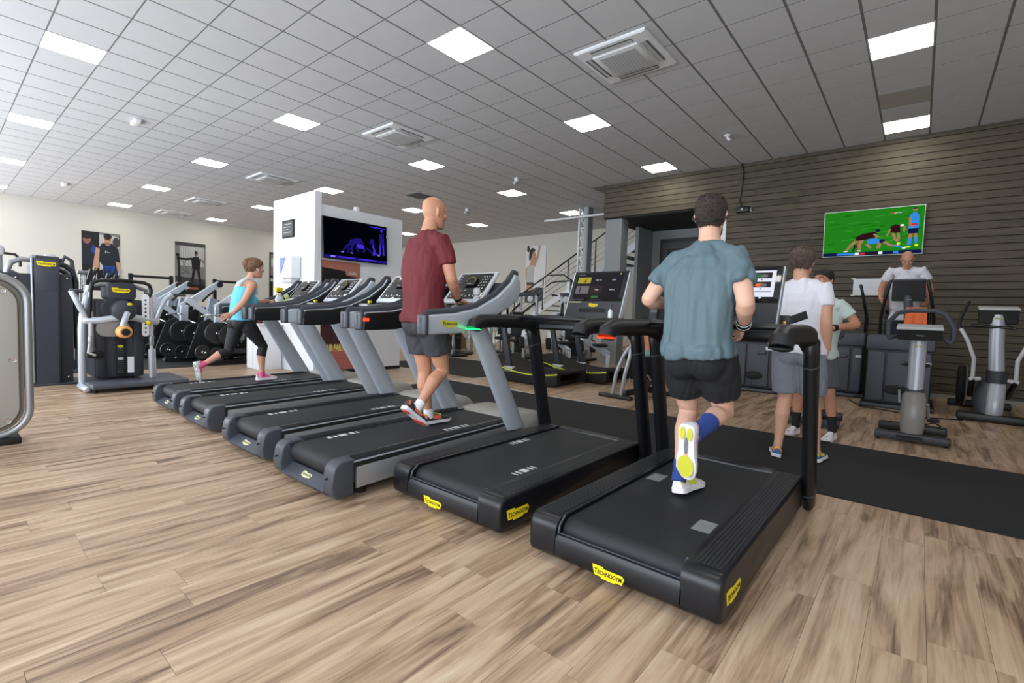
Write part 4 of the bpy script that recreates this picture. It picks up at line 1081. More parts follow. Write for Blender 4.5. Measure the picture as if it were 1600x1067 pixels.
MB().lathe([(.001, .125), (.045, .118), (.048, .09)], (.28, -.02, .775), 'X', 18).build('roller_cap', M_DARK, rp)
m = MB(); m.prism(L([(.02, y, z) for y, z in rrect(1.40, .70, 1.75, .92, .1)]), (.03, 0, 0)); m.build('link_plate', M_STEEL, t)
MB().box((-.01, -.055, .17), (.006, .055, .72), .004).build('slot', M_DARK, t)
sl = MB()
for k in range(12): sl.box((.004, -.035, .20 + k * .03), (.012, .035, .215 + k * .03))
stuff(sl.build('weight_marks', M_ANTH, t, smooth=0))
for z in (.565, .40): MB().lathe([(.001, .012), (.032, .01), (.034, 0)], (.008, -.003, z), (V((0, 1, 0)), V((0, 0, .55)), V((1, 0, 0))), 14).build('pin', mat('lime', (196, 196, 60), .4) if z > .5 else M_LGREY, t)
MB().box((-.004, .075, .20), (.008, .155, .42)).build('sticker', M_WHITE, t, smooth=0)
m = MB(); m.prism(L([(.06, y, z) for y, z in rrect(1.885, .70, 1.965, 1.28, .035)]), (.012, 0, 0)); pl = m.build('range_plate', M_WHITE, t)
hl = MB()
for k in range(9): hl.lathe([(.0005, .002), (.013, .001), (.013, -.004)], (.073, .265, .76 + k * .055), 'X', 8)
stuff(hl.build('holes', M_DARK, pl)); MB().ball((.10, .29, .89), .03, 8).build('range_knob', M_YELLOW, t)
m = MB(); m.prism(L([(.42, 1.30, .05), (.42, 1.36, .05), (.42, 2.30, .05), (.36, 2.36, .05), (-.50, 2.36, .05), (-.50, 1.28, .05), (.32, 1.28, .05)]), (0, 0, .065), .02); m.build('foot_platform', mat('platform grey', (78, 82, 92), .5), t)
MB().tube(L([(-.05, 1.25, .06), (.30, 1.26, .05)]), .04, 10).build('base_tube', M_SILVER, t)
for y in (1.33, 2.28):
    for x in (-.4, .34): MB().tube(L([(x, y, 0), (x, y, .055)]), .025, 8, round_=False).build('foot', M_DARK, t)
MB().box((-.02, -.36, .42), (.06, -.20, .50), .01).build('strap', M_DARK, t)
MB().tube(L([(.05, 1.33, .60), (.09, 1.31, .50), (.09, 1.38, .46)]), .016, 8).build('hook', M_LGREY, t)

# plate loaded machines
def disc(parent, x, y, z, r, th=.045, name='weight_plate', dark=True):
    m = MB(); m.lathe([(.03, th / 2), (r * .55, th / 2 - .006), (r * .62, th / 2), (r * .95, th / 2), (r, th / 2 - .012), (r, -th / 2 + .012), (r * .95, -th / 2), (.03, -th / 2)], (x, y, z), 'X', 30)
    o = m.build(name, M_PLATE, parent)
    MB().lathe([(.001, .012), (.022, .01), (.034, -.004), (.034, -.02)], (x + th / 2, y, z), 'X', 14).build('hub', M_CHROME, o)
    return o
def square_beam(name, a, b, w, h, parent, material, bev=.008):
    a, b = V(a), V(b); d = (b - a).normalized(); s = V((1, 0, 0)) if abs(d.x) < .9 else V((0, 1, 0)); u = s.cross(d).normalized()
    m = MB(); m.prism([a + s * i * w / 2 + u * j * h / 2 for i, j in ((-1, -1), (1, -1), (1, 1), (-1, 1))], b - a, bev); return m.build(name, material, parent)
def plate_machine(lb, loc):
    t = thing('plate_machine', lb, 'gym machine', loc, 0, 'plate loaded lever machines')
    ar = square_beam('lever_arm', (0, -.04, 1.09), (0, .66, 1.60), .12, .125, t, M_SILVER)
    MB().lathe([(.001, .01), (.042, .008), (.048, 0)], (.052, .05, 1.14), 'X', 18).build('pivot_cap', M_BLACK, ar)
    MB().lathe([(.05, .04), (.06, .03), (.06, -.09), (.05, -.1)], (.04, .64, 1.58), 'X', 18).build('arm_end', M_BLACK, ar)
    dp = square_beam('drop_link', (.02, .0, 1.14), (.02, -.01, .80), .10, .125, t, M_SILVER)
    MB().tube([(-.1, .02, .86), (.35, .10, .78)], .018, 10).build('plate_peg', M_CHROME, dp)
    square_beam('rear_column', (-.12, .58, 1.28), (-.12, .42, .46), .12, .15, t, mat('pale blue grey', (160, 172, 188), .4))
    square_beam('strut', (-.15, -.50, 1.26), (-.15, .0, .86), .07, .09, t, M_SILVER)
    sp = square_beam('seat_support', (-.05, .12, .16), (-.05, .42, .66), .09, .09, t, M_ANTH)
    bolts(sp, [(0, .18 + .06 * k, .36 + .07 * (k % 3)) for k in range(6)])
    square_beam('base_beam', (-.02, 0, .25), (-.02, .80, .245), .14, .085, t, M_SHROUD)
    square_beam('floor_beam', (.0, -.35, .035), (.0, .95, .035), .16, .07, t, M_BLACK)
    square_beam('floor_beam', (-.5, -.2, .035), (-.5, .9, .035), .16, .07, t, M_BLACK)
    square_beam('floor_strut', (.05, -.15, .05), (.05, .10, .24), .05, .08, t, M_STEEL)
    square_beam('upright', (-.25, .30, .05), (-.25, .42, 1.1), .10, .10, t, M_BLACK)
    MB().prism([(-.46, -.42, .10), (-.46, .86, .10), (-.46, .86, .75), (-.46, .45, 1.12), (-.46, -.2, .78)], (.05, 0, 0), .01).build('dark_filler', M_DARK, t)  # added dark panel hiding the pale wall gaps, in place of black pads
    MB().box((-.4, .25, .55), (-.1, .62, .64), .03, 3).build('seat', M_DARK, t)
    m = MB(); m.prism([(-.42, .48, .70), (-.42, .58, .66), (-.42, .84, 1.22), (-.42, .74, 1.26)], (.32, 0, 0), .03, 3); m.build('back_pad', M_DARK, t)
    disc(t, .12, -.06, .61, .215); disc(t, .19, .13, .57, .20, .06)
    disc(t, .10, -.30, .25, .135); disc(t, .16, -.07, .20, .14, .06)
    MB().tube([(.0, -.30, .25), (.24, -.30, .25)], .018, 10).build('plate_peg', M_CHROME, t)
    MB().tube([(.05, .55, 1.46), (.05, .42, 1.34), (.05, .32, 1.22)], .022, 8).build('handle', M_BLACK, t)
    MB().tube([(.06, -.05, .95), (.10, -.2, .96), (.10, -.32, .93)], .016, 8).build('handle', M_CHROME, t)
    return t
a = plate_machine('silver lever machine with black weight plates, just left of the walking woman', (-11.0, 3.60, 0))
for lb, loc in (('silver lever machine with two big black weight plates, middle of three', (-11.40, 3.30, .009)), ('silver lever machine partly hidden behind the standing hip machine', (-12.3, 3.02, .009)), ('silver lever machine farthest back, barely visible behind the standing hip machine', (-13.2, 3.06, .009))):
    c = copy_tree(a); c.location = loc; c['label'] = lb
a.location = (-10.50, 3.62, .009)
for k, (y0, y1, lb) in enumerate(((3.21, 4.06, 'low black rack frame by the wall between the two framed posters'), (5.08, 5.9, 'low black rack frame behind the woman in turquoise'))):
    t = thing('squat_rack', lb, 'rack', (-15.0, y0, .009), 0, 'black rack frames by the left wall')
    for y in (0, y1 - y0): MB().box((-.04, y - .04, 0), (.04, y + .04, 1.86)).build('upright', M_BLACK, t, smooth=0)
    MB().box((-.03, -.04, 1.77), (.03, y1 - y0 + .04, 1.83)).build('top_bar', M_BLACK, t, smooth=0)
    MB().box((-.03, -.04, .1), (.03, y1 - y0 + .04, .16)).build('cross_bar', M_BLACK, t, smooth=0)
    for y in (0, y1 - y0): MB().box((-.05, y - .05, .0), (.7, y + .05, .06)).build('foot_bar', M_BLACK, t, smooth=0)
# dark shapes behind the woman: a machine seat back and frame
t = thing('seated_machine', 'black seated machine half hidden behind the woman and the first treadmill', 'gym machine', (-11.9, 4.95, .009))
MB().box((-.3, -.5, 0), (.3, .35, .09), .01).build('base', M_BLACK, t); MB().box((-.25, -.28, .30), (.2, .30, .95), .06, 3).build('cover', M_DARK, t)
MB().tube([(.1, -.45, .05), (.1, -.3, .55), (.1, .1, .95), (.1, .35, 1.2), (.1, .48, 1.15), (.1, .52, .95)], .04, 10).build('bent_frame', M_BLACK, t)
disc(t, .32, -.18, .42, .21)
# ------------------------------------------------------------------ cardio machines on the right and behind
def stair_climber(lb, loc, towel=False):
    t = thing('stair_climber', lb, 'stair climber', loc, 0, 'dark stair climbers by the wood wall')
    m = MB(); m.prism([(x, 0, z) for x, z in rrect(-.37, .06, .37, .86, .05)], (0, .75, 0), .025, 3); bd = m.build('body', M_SHROUD2, t)
    for x0, x1 in ((-.36, -.155), (-.14, .20), (.215, .36)):
        m = MB(); m.prism([(x, -.02, z) for x, z in rrect(x0, .09, x1, .82, .04)], (0, .05, 0), .015, 3); m.build('front_panel', M_SHROUD, bd)
    m = MB(); m.prism([(x, -.03, z) for x, z in rrect(-.39, .84, .39, 1.06, .035)], (0, .62, 0), .02, 3); m.build('top_cover', M_SHROUD, t)
    MB().box((-.42, -.06, .0), (.42, 1.15, .065), .01).build('base_frame', M_BLACK, t)
    MB().box((-.40, -.07, .01), (.30, -.05, .05), .004).build('front_trim', M_ANTH, t)
    MB().lathe([(.10, .0), (.115, .012), (.10, .018)], (-.02, -.02, .28), (V((1.25, 0, 0)), V((0, 0, .62)), V((0, -1, 0))), 22).build('oval_recess', M_DARK, t)
    MB().box((.02, -.045, .64), (.16, -.015, .70), .012).build('latch', M_ANTH, t); MB().box((.27, -.045, .64), (.36, -.015, .70), .012).build('latch', M_STEEL, t)
    for k in range(5):
        MB().box((-.30, .45 + k * .19 - .0, .28 + .0 - 0.05 * k), (.30, .66 + k * .19, .31 - 0.05 * k), .004).build('step', M_ANTH, t)
    MB().tube([(.10, .10, 1.00), (.06, .22, 1.40), (.04, .28, 1.62)], [.062, .056, .052], 16).build('mast', M_ANTH, t)
    lettering('Technogym', .02, M_LGREY, t, (.055, .155, 1.58), (1, 0, 0), (0, .25, 1), width=.07)
    m = MB(); m.prism([(x, .27, z) for x, z in rrect(-.15, 1.56, .23, 1.87, .02)], (0, .06, 0), .012); co = m.build('console', M_DARK, t)
    MB().box((-.15, .27, 1.855), (.23, .34, 1.885), .01).build('top_edge', M_ANTH, co)
    for s, x in ((-1, -.22), (1, .30)):
        MB().tube([(x + .05 * -s, .28, 1.86), (x, .34, 1.62), (x + s * .03, .40, 1.44), (x + s * .05, .5, 1.30), (x + s * .05, .52, 1.0)], .022, 10).build('handrail', M_BLACK, t)
        MB().tube([(x + s * .03, .40, 1.44), (x, .75, 1.46), (x, 1.05, 1.40), (x, 1.1, .06)], .022, 10).build('side_rail', M_BLACK, t)
    MB().tube([(-.22, .45, 1.27), (.05, .40, 1.27)], .016, 8).build('cross_rail', M_ANTH, t)
    return t
C1 = stair_climber('dark stair climber with the man in the white shirt standing on it', (-.20, 8.9, 0))
C2 = copy_tree(C1); C2.location = (-2.10, 9.0, 0); C2['label'] = 'dark stair climber half hidden behind the nearest treadmill console, without a user'
C3 = copy_tree(C1); C3.location = (-1.05, 9.75, 0); C3.rotation_euler.z = .0; C3['label'] = 'dark stair climber against the wall behind the two talking men'
for ch in list(C3.children):
    if ch.name.split('.')[0] in ('console', 'mast', 'lettering', 'cross_rail', 'oval_recess'):
        for g in list(ch.children): bpy.data.objects.remove(g)
        bpy.data.objects.remove(ch)
# orange towel hanging on the first climber
t = MB(); rg = random.Random(2)
rows = []
for k in range(9):
    z = 1.46 - k * .055
    rows.append([V((-.03 + .26 * (j / 12 - .5) * (.85 + .03 * k), .012 * math.sin(j * 1.3 + k * .1) * (k / 4) + (.0 if k else .02), z)) for j in range(13)])
bm = t.bm
vv = [[bm.verts.new(p) for p in r] for r in rows]
for k in range(8):
    for j in range(12): bm.faces.new((vv[k][j], vv[k][j + 1], vv[k + 1][j + 1], vv[k + 1][j]))
tw = t.build('towel', mat('orange towel', (224, 112, 66), .9, bump=.5, bscale=300), None, smooth=70)
tw.location = (-.02, 8.84, 0); sm = tw.modifiers.new('thick', 'SOLIDIFY'); sm.thickness = .012
tag(tw, 'orange towel hanging over the front of the stair climber', 'towel')

def upright_bike(lb, loc, rz=0):
    t = thing('exercise_bike', lb, 'exercise bike', loc, rz, 'upright bikes with grey columns')
    M_CO = mat('pale lilac grey', (166, 168, 178), .3, metal=.2); M_TB = mat('bike taupe', (138, 134, 130), .3)
    W = lambda s, y, z, d=.06: [(s * math.cos(a) , y + d * math.sin(a), z) for a in [2 * PI * i / 16 for i in range(16)]]
    m = MB(); m.loft([W(.085, .06, .05, .06), W(.10, .05, .18, .10), W(.105, .10, .36, .14), W(.095, .14, .48, .13), W(.07, .16, .52, .10)]); m.build('front_shell', M_TB, t, smooth=60)
    m = MB(); m.loft([W(.075, .13, .44, .075), W(.073, .14, .55, .075)]); m.build('collar', M_SHROUD, t, smooth=60)
    m = MB(); m.loft([W(.068, .13, .54, .07), W(.070, .16, .80, .065), W(.072, .19, 1.06, .06)]); col = m.build('column', M_CO, t, smooth=60)
    maker_logo(col, (.0, .123, .985), (1, 0, 0), (0, 0, 1), .07, plate=mat('olive badge', (196, 186, 70), .5))
    m = MB(); m.lathe([(.02, .06), (.24, .055), (.27, .03), (.27, -.03), (.24, -.055), (.02, -.06)], (0, .40, .36), 'X', 30); m.build('flywheel_cover', M_ANTH, t)
    MB().lathe([(.235, .062), (.262, .05), (.268, .066), (.24, .07)], (0, .40, .36), 'X', 30).build('cover_ring', M_STEEL, t)
    m = MB(); m.prism([(x, y, 0.02) for x, y in ((-.30, -.05), (.30, -.05), (.30, .06), (-.30, .06))], (0, 0, .075), .015); fb = m.build('front_foot', M_SHROUD2, t)
    MB().box((.28, -.055, .03), (.305, .065, .09), .006).build('foot_cap', M_BLACK, fb); MB().box((-.12, -.056, .045), (.09, -.049, .075)).build('foot_recess', M_DARK, fb, smooth=0)
    for a in (-.27, .27): MB().tube([(a - .01, 0, .022), (a + .01, 0, .022)], .022, 10).build('wheel', M_DARK, fb)
    MB().box((-.30, .62, .0), (.30, .73, .09), .015).build('rear_foot', M_BLACK, t)
    MB().box((-.05, .0, .05), (.05, .70, .13), .01).build('spine', M_BLACK, t)
    MB().tube([(0, .55, .30), (0, .66, .72)], .045, 12).build('seat_post', M_STEEL, t)
    m = MB(); m.loft([[(s * math.cos(a), y, .76 + .03 * math.sin(a)) for a in [2 * PI * i / 12 for i in range(12)]] for y, s in ((.42, .02), (.50, .045), (.62, .10), (.74, .13), (.80, .10))]); m.build('saddle', M_DARK, t, smooth=60)
    m = MB(); m.prism([(-.175, y, z) for y, z in ((.05, 1.055), (.09, 1.05), (.30, 1.18), (.28, 1.205), (.02, 1.16))], (.35, 0, 0), .012); co = m.build('console', M_DARK, t)
    MB().prism([(-.185, .012, 1.155), (.185, .012, 1.155), (.185, .30, 1.195), (-.185, .30, 1.195)], (0, -.005, .022), .006).build('console_rim', M_LGREY, co)
    lettering('Technogym', .018, M_LGREY, co, (0.01, .032, 1.10), (1, 0, 0), (0, -.15, 1), width=.06)
    MB().tube([(-.17, .16, 1.09), (-.24, .12, 1.06), (-.25, .12, 1.10), (-.255, .16, 1.23), (-.19, .26, 1.33), (-.09, .30, 1.36), (.12, .30, 1.36), (.20, .26, 1.32), (.265, .16, 1.19), (.265, .12, 1.06), (.24, .10, 1.03), (.17, .14, 1.09)], .024, 12).build('handlebar', M_SHROUD, t)
    for s in (-1, 1):
        MB().tube([(s * .065, .40, .36), (s * .12, .40, .36), (s * .13, .42, .36 - s * .16)], .016, 8).build('crank', M_STEEL, t)
        MB().box((s * .17 - .05, .38, .34 - s * .16), (s * .17 + .05, .47, .365 - s * .16), .006).build('pedal', M_DARK, t)
    MB().tube([(.10, .45, .13), (.18, .52, .16), (.24, .58, .12), (.22, .64, .09)], .007, 6).build('cable', M_DARK, t)
    return t
B1 = upright_bike('upright exercise bike with a silver column, in front of the climbing man', (.0, 6.42, 0), 0)
B2 = copy_tree(B1); B2.location = (-.93, 6.52, 0); B2.rotation_euler.z = .05; B2['label'] = 'upright exercise bike mostly hidden behind the two talking men'

t = thing('elliptical', 'elliptical trainer with silver column and curved arms at the right edge', 'elliptical trainer', (.80, 8.75, 0))
M_CO = MATS['pale lilac grey']
W = lambda s, x, y, z, d: [(x + s * math.cos(a), y + d * math.sin(a), z) for a in [2 * PI * i / 16 for i in range(16)]]
m = MB(); m.loft([W(.078, -.01, .05, .66, .07), W(.076, -.03, .06, 1.0, .065), W(.072, -.035, .08, 1.38, .06)]); col = m.build('column', M_CO, t, smooth=60)
maker_logo(col, (-.035, .012, 1.33), (1, 0, 0), (0, 0, 1), .075, plate=mat('olive badge', (196, 186, 70), .5))
m = MB(); m.loft([W(.10, .0, .06, .50, .10), W(.105, .0, .06, .66, .10)]); m.build('collar', M_SHROUD2, t, smooth=60)
m = MB(); m.loft([W(.065, -.02, -.04, .05, .05), W(.085, -.01, -.05, .12, .07), W(.088, .0, .0, .30, .07), W(.085, .01, .05, .52, .07)]); m.build('lower_column', M_CO, t, smooth=60)
m = MB(); m.loft([W(.13, -.04, .12, .05, .14), W(.16, -.05, .22, .25, .22), W(.12, -.03, .22, .55, .18)]); m.build('drive_cover', M_ANTH, t, smooth=60)
m = MB(); m.prism([(-.22, y, z) for y, z in ((.04, 1.27), (.08, 1.26), (.26, 1.44), (.24, 1.47), (.02, 1.44))], (.37, 0, 0), .012); co = m.build('console', M_DARK, t)
MB().prism([(-.225, .0, 1.435), (.155, .0, 1.435), (.155, .24, 1.475), (-.225, .24, 1.475)], (0, -.004, .02), .005).build('console_rim', M_LGREY, co)
MB().tube([(-.28, .0, 1.24), (-.10, .02, 1.22), (.05, .02, 1.22), (.13, .0, 1.20)], .02, 10).build('fixed_bar', M_BLACK, t)
for s in (-1, 1):
    xo = -.03 + s * .20
    MB().tube([(xo, .02, .53), (xo, .02, .80), (xo + s * .08, -.02, 1.04), (xo + s * .15, -.02, 1.18)], .022, 12).build('moving_arm', M_LGREY, t)
    MB().tube([(xo + s * .15, -.02, 1.17), (xo + s * .17, .0, 1.24), (xo + s * .155, .10, 1.33), (xo + s * .08, .22, 1.55)], .017, 10).build('arm_grip', M_BLACK, t)
    MB().tube([(xo + .07 * s * -1, .05, .54), (xo + .02 * s, .02, .53)], .026, 10).build('arm_joint', M_LGREY, t)
    MB().tube([(xo, .02, .53), (xo - .02 * s, .5, .28), (xo - .02 * s, 1.3, .25)], .03, 10).build('foot_lever', M_BLACK, t)
    MB().box((xo - .08, .9, .26), (xo + .08, 1.25, .30), .01).build('foot_pad', M_DARK, t)
m = MB(); m.lathe([(.02, .04), (.27, .035), (.29, .0), (.27, -.035), (.02, -.04)], (-.30, .75, .38), 'X', 30); fw = m.build('flywheel_cover', M_DARK, t)
MB().lathe([(.25, .045), (.28, .04), (.288, .05), (.26, .055)], (-.30, .75, .38), 'X', 30).build('cover_ring', M_STEEL, fw)
MB().box((-.36, -.12, 0), (.40, .02, .10), .02).build('front_foot', M_BLACK, t); MB().box((-.40, 1.35, 0), (.3, 1.5, .10), .02).build('rear_foot', M_BLACK, t); MB().box((-.06, -.05, .03), (.06, 1.4, .12), .01).build('spine', M_BLACK, t)

# power cords on the floor
tag(MB().tube([(-.78, 9.3, .008), (-.6, 8.72, .008), (-.2, 8.55, .008), (.1, 8.3, .008), (.5, 8.55, .008)], .009, 6).build('power_cord', M_DARK), 'thin black cord lying on the floor between climber and elliptical', 'cord')

# curved treadmills
def curved_treadmill(lb, loc):
    t = thing('curved_treadmill', lb, 'curved treadmill', loc, 0, 'black curved treadmills')
    N = 14
    crv = lambda q: .12 + .30 * (1 - q) ** 2.2 + .14 * q ** 2
    top = [(-.80 + 1.62 * k / N, crv(k / N)) for k in range(N + 1)]
    for y0, y1 in ((0, .11), (.79, .90)):
        m = MB(); m.prism([(x, y0, z) for x, z in top] + [(.82, y0, .05), (.70, y0, .02), (-.55, y0, .02), (-.80, y0, .20)], (0, y1 - y0, 0), .01); sd = m.build('side_cover', M_DARK, t)
        m = MB(); m.tube([(x, y0 - .004 if y0 == 0 else y1 + .004, z - .035) for x, z in top], .011, 8); m.build('yellow_line', mat('acid yellow', (214, 224, 40), .4), sd)
    m = MB(); rows = [[(x, .115, z - .01), (x, .785, z - .01)] for x, z in top]
    rings = [[(x, .115, z - .01), (x, .785, z - .01), (x, .785, z - .05), (x, .115, z - .05)] for x, z in top]
    m.loft(rings); bl = m.build('slat_belt', mat('curved belt rubber', (36, 36, 36), .7, bump=.3, bscale=200), t, smooth=60)
    s_ = MB()
    for k in range(44):
        q = (k + .5) / 44; x = -.80 + 1.62 * q; s_.box((x - .004, .12, crv(q) - .012), (x + .004, .78, crv(q) - .0075))
    stuff(s_.build('slat_ribs', M_DARK, bl, smooth=0))
    MB().box((-.6, .15, .02), (.7, .75, .08), .01).build('chassis', M_DARK, t)
    for y in (.04, .86):
        MB().prism([(-.28, y - .03, .22), (-.14, y - .03, .20), (-.36, y - .03, 1.06), (-.44, y - .03, 1.06)], (0, .06, 0), .01).build('upright', M_SHROUD2, t)
        MB().box((-.32, y - .04, .17), (-.12, y + .04, .27), .008).build('upright_foot', M_LGREY, t)
        MB().tube([(-.40, y, 1.05), (-.1, y, 1.02), (.1, y, .98)], .022, 8).build('handle', M_BLACK, t)
    MB().tube([(-.40, .04, 1.05), (-.40, .86, 1.05)], .022, 8).build('front_bar', M_BLACK, t)
    MB().box((-.46, .3, 1.05), (-.40, .6, 1.22), .01).build('display', M_BLACK, t)
    MB().tube([(-.43, .45, 1.0), (-.43, .45, 1.08)], .03, 8).build('display_post', M_STEEL, t)
    return t
c = curved_treadmill('nearest black curved treadmill with a yellow line, behind the silver treadmill upright', (-5.25, 6.47, 0))
c2 = copy_tree(c); c2.location = (-4.92, 7.48, 0); c2['label'] = 'second black curved treadmill, further back behind the first one'

# spinning bike in front of the passage
t = thing('spin_bike', 'black spinning bike with a forked silver frame behind the treadmill posts', 'exercise bike', (-3.28, 6.42, 0), -.12)
M_FK = mat('spin bike silver', (176, 180, 186), .35, metal=.5)
MB().tube([(.13, .06, .92), (.12, .05, .78), (.07, .04, .70)], .03, 10).build('seat_stem', M_FK, t)
for s, x in ((-1, -.13), (1, .02)):
    MB().tube([(.10 + s * .02, .045, .74), (.06 + s * .055, .03, .62), (x + .04, .01, .36), (x, 0, .05)], .028, 10).build('fork_leg', M_FK, t)
MB().box((-.36, -.04, 0), (.20, .04, .055), .012).build('rear_foot', M_BLACK, t)
MB().box((-.10, .90, 0), (.46, .98, .055), .012).build('front_foot', M_BLACK, t)
MB().box((.02, .0, .05), (.10, .95, .13), .01).build('spine', M_BLACK, t)
m = MB(); m.lathe([(.02, .03), (.22, .03), (.24, .02), (.24, -.02), (.22, -.03), (.02, -.03)], (.06, .58, .36), 'X', 28); m.build('flywheel', M_ANTH, t)
m = MB(); m.prism([(.01, y, z) for y, z in ((.05, .60), (.10, .75), (.45, .62), (.85, .55), (.80, .25), (.2, .28))], (.10, 0, 0), .03, 3); m.build('body_cover', M_DARK, t)
MB().tube([(.06, .78, .5), (.06, .88, .98)], .03, 10).build('bar_stem', M_FK, t)
MB().tube([(-.18, .72, 1.03), (-.16, .92, 1.02), (.28, .92, 1.02), (.30, .72, 1.03)], .02, 10).build('handlebar', M_BLACK, t)
m = MB(); m.loft([[(.12 + s * math.cos(a), y, .95 + .03 * math.sin(a)) for a in [2 * PI * i / 12 for i in range(12)]] for y, s in ((-.12, .10), (-.02, .12), (.08, .07), (.18, .03))]); m.build('saddle', M_DARK, t, smooth=60)
for s in (-1, 1):
    MB().tube([(.06 + s * .06, .42, .34), (.06 + s * .12, .42, .34), (.06 + s * .12, .42 + s * .1, .24 + .02 * s)], .014, 8).build('crank', M_FK, t)

# flat bench
t = thing('weight_bench', 'small silver framed weight bench on the wood floor, left of the runner', 'bench', (-3.85, 8.75, 0))
MB().box((-.30, -.16, .36), (.75, .16, .43), .03, 3).build('pad', mat('blue grey vinyl', (96, 110, 132), .5), t)
MB().box((-.25, -.04, .28), (.70, .04, .36), .006).build('spine', M_LGREY, t)
for s in (-1, 1):
    MB().box((s * .06 - .03 + s * .0, -.03, .03), (s * .06 + .03, .03, .30), .004).build('leg', M_WHITE, t)
    MB().tube([(s * .20 if s < 0 else s * .45, 0, .30), (s * .06 if s < 0 else s * .6, 0, .04)], .028, 8).build('brace', M_WHITE, t)
    MB().box((s * .06 - .04 if s < 0 else .55, -.25, 0), (s * .06 + .04 if s < 0 else .63, .25, .05), .008).build('foot_bar', M_BLACK, t)

# rowing machines standing with their rails running towards the room
def rower(lb, loc, rz):
    t = thing('rowing_machine', lb, 'rowing machine', loc, rz, 'pale grey rowing machines')
    ral = square_beam('monorail', (0, .25, .64), (0, -1.70, .42), .075, .10, t, mat('rail grey', (166, 174, 184), .35, metal=.3))
    lettering('C2', .085, M_DARK, ral, (.039, -.55, .462), (0, -1, 0), (0, 0, 1)) if False else lettering('C2', .085, M_DARK, ral, (.039, -.55, .548), (0, 1, 0), (0, 0, 1))
    m = MB(); m.lathe([(.03, .08), (.2, .075), (.25, .04), (.25, -.04), (.2, -.075), (.03, -.08)], (0, .45, .50), 'X', 26); m.build('flywheel_housing', mat('rower grey', (188, 196, 204), .4), t)
    MB().prism([(-.10, .1, .62), (-.10, .35, .76), (-.10, .30, .36), (-.10, .02, .40)], (.20, 0, 0), .02).build('fan_cover', M_WHITE, t)
    MB().tube([(0, .3, .7), (0, .15, .95), (0, .0, 1.05)], .02, 8).build('monitor_arm', M_BLACK, t); MB().box((-.10, -.06, 1.0), (.10, -.02, 1.17), .01).build('monitor', M_DARK, t)
    for y, w in ((.62, .28), (-1.70, .24)):
        square_beam('leg', (0, y, .42 if y < 0 else .5), (0, y + .05, .04), .06, .06, t, M_LGREY); MB().box((-w, y, 0), (w, y + .1, .04), .01).build('foot_bar', M_DARK, t)
    for s in (-1, 1): MB().box((s * .14 - .06, -.12, .34), (s * .14 + .06, .0, .62), .02, rot=Matrix.Rotation(-.5, 3, 'X')).build('foot_plate', M_DARK, t)
    MB().box((-.14, -1.25, .54), (.14, -.98, .60), .03, 3).build('seat', M_DARK, t)
    return t
r1 = rower('pale grey rowing machine nearest the spinning bike, rail towards the treadmills', (-6.0, 9.92, .009), .81)
for lb, loc in (('pale grey rowing machine in the middle of the three, behind the curved treadmills', (-6.85, 9.80, .009)), ('pale grey rowing machine farthest left of the three, behind the curved treadmills', (-7.45, 9.52, .009))):
    c = copy_tree(r1); c.location = loc; c['label'] = lb

# cable machines and racks at the back, left of the stairs
def cable_station(lb, loc, rz=0):
    t = thing('cable_station', lb, 'gym machine', loc, rz, 'grey cable machines at the back')
    for x in (-.45, .45):
        MB().box((x - .04, -.05, 0), (x + .04, .05, 1.75), .006).build('upright', M_STEEL, t)
        MB().tube([(x * .7, .0, .1), (x * .7, .0, 1.65)], .013, 8).build('guide_rod', M_CHROME, t)
    MB().box((-.5, -.05, 1.70), (.5, .05, 1.80), .01).build('top_beam', M_BLACK, t)
    MB().box((-.5, -.35, 0), (.5, .35, .06), .01).build('base', M_BLACK, t)
    w = MB()
    for k in range(9): w.box((-.16, -.06, .10 + k * .055), (.16, .06, .148 + k * .055), .004, 1)
    stuff(w.build('weight_stack', M_DARK, t))
    for k, (x, z) in enumerate(((-.3, 1.62), (.3, 1.62), (-.3, .7), (.3, .55))):
        MB().lathe([(.02, .02), (.07, .02), (.085, .012), (.06, .0), (.085, -.012), (.07, -.02), (.02, -.02)], (x, -.09, z), 'Y', 16).build('pulley', M_LGREY, t)
    for s in (-1, 1): MB().tube([(s * .42, -.05, 1.5), (s * .25, -.4, 1.25), (s * .15, -.55, .9)], .03, 8).build('lever', M_BLACK, t)
    MB().box((-.2, -.62, .42), (.2, -.28, .50), .03, 3).build('seat', M_DARK, t); MB().box((-.18, -.30, .55), (.18, -.22, 1.15), .03, 3).build('back_pad', M_DARK, t)
    MB().tube([(0, -.45, .06), (0, -.45, .42)], .04, 10).build('seat_post', M_STEEL, t)
    MB().tube([(-.55, -.1, 1.72), (-.58, -.35, 1.74), (-.50, -.45, 1.70)], .02, 8).build('grip', M_BLACK, t)
    return t
k1 = cable_station('grey cable machine at the back, just right of the console of the walking man', (-8.7, 10.8, 0), .25)
for lb, loc, rz in (('grey cable machine at the back under the woman poster, second from left', (-9.7, 11.3, 0), .5), ('grey cable machine at the back below the stairs, right of the others', (-7.15, 11.25, 0), .1), ('grey cable machine at the back, seen under the arm of the walking man', (-10.2, 9.7, 0), .7)):
    c = copy_tree(k1); c.location = loc; c.rotation_euler.z = rz; c['label'] = lb
t = thing('pull_up_station', 'tall black pull-up station with a pale post in front of the stairs', 'gym machine', (-7.98, 12.1, 0))
MB().box((-.05, -.05, 0), (.05, .05, 2.18), .005).build('post', M_WHITE, t); MB().box((.09, -.04, 0), (.16, .04, 2.2), .005).build('rear_post', M_BLACK, t)
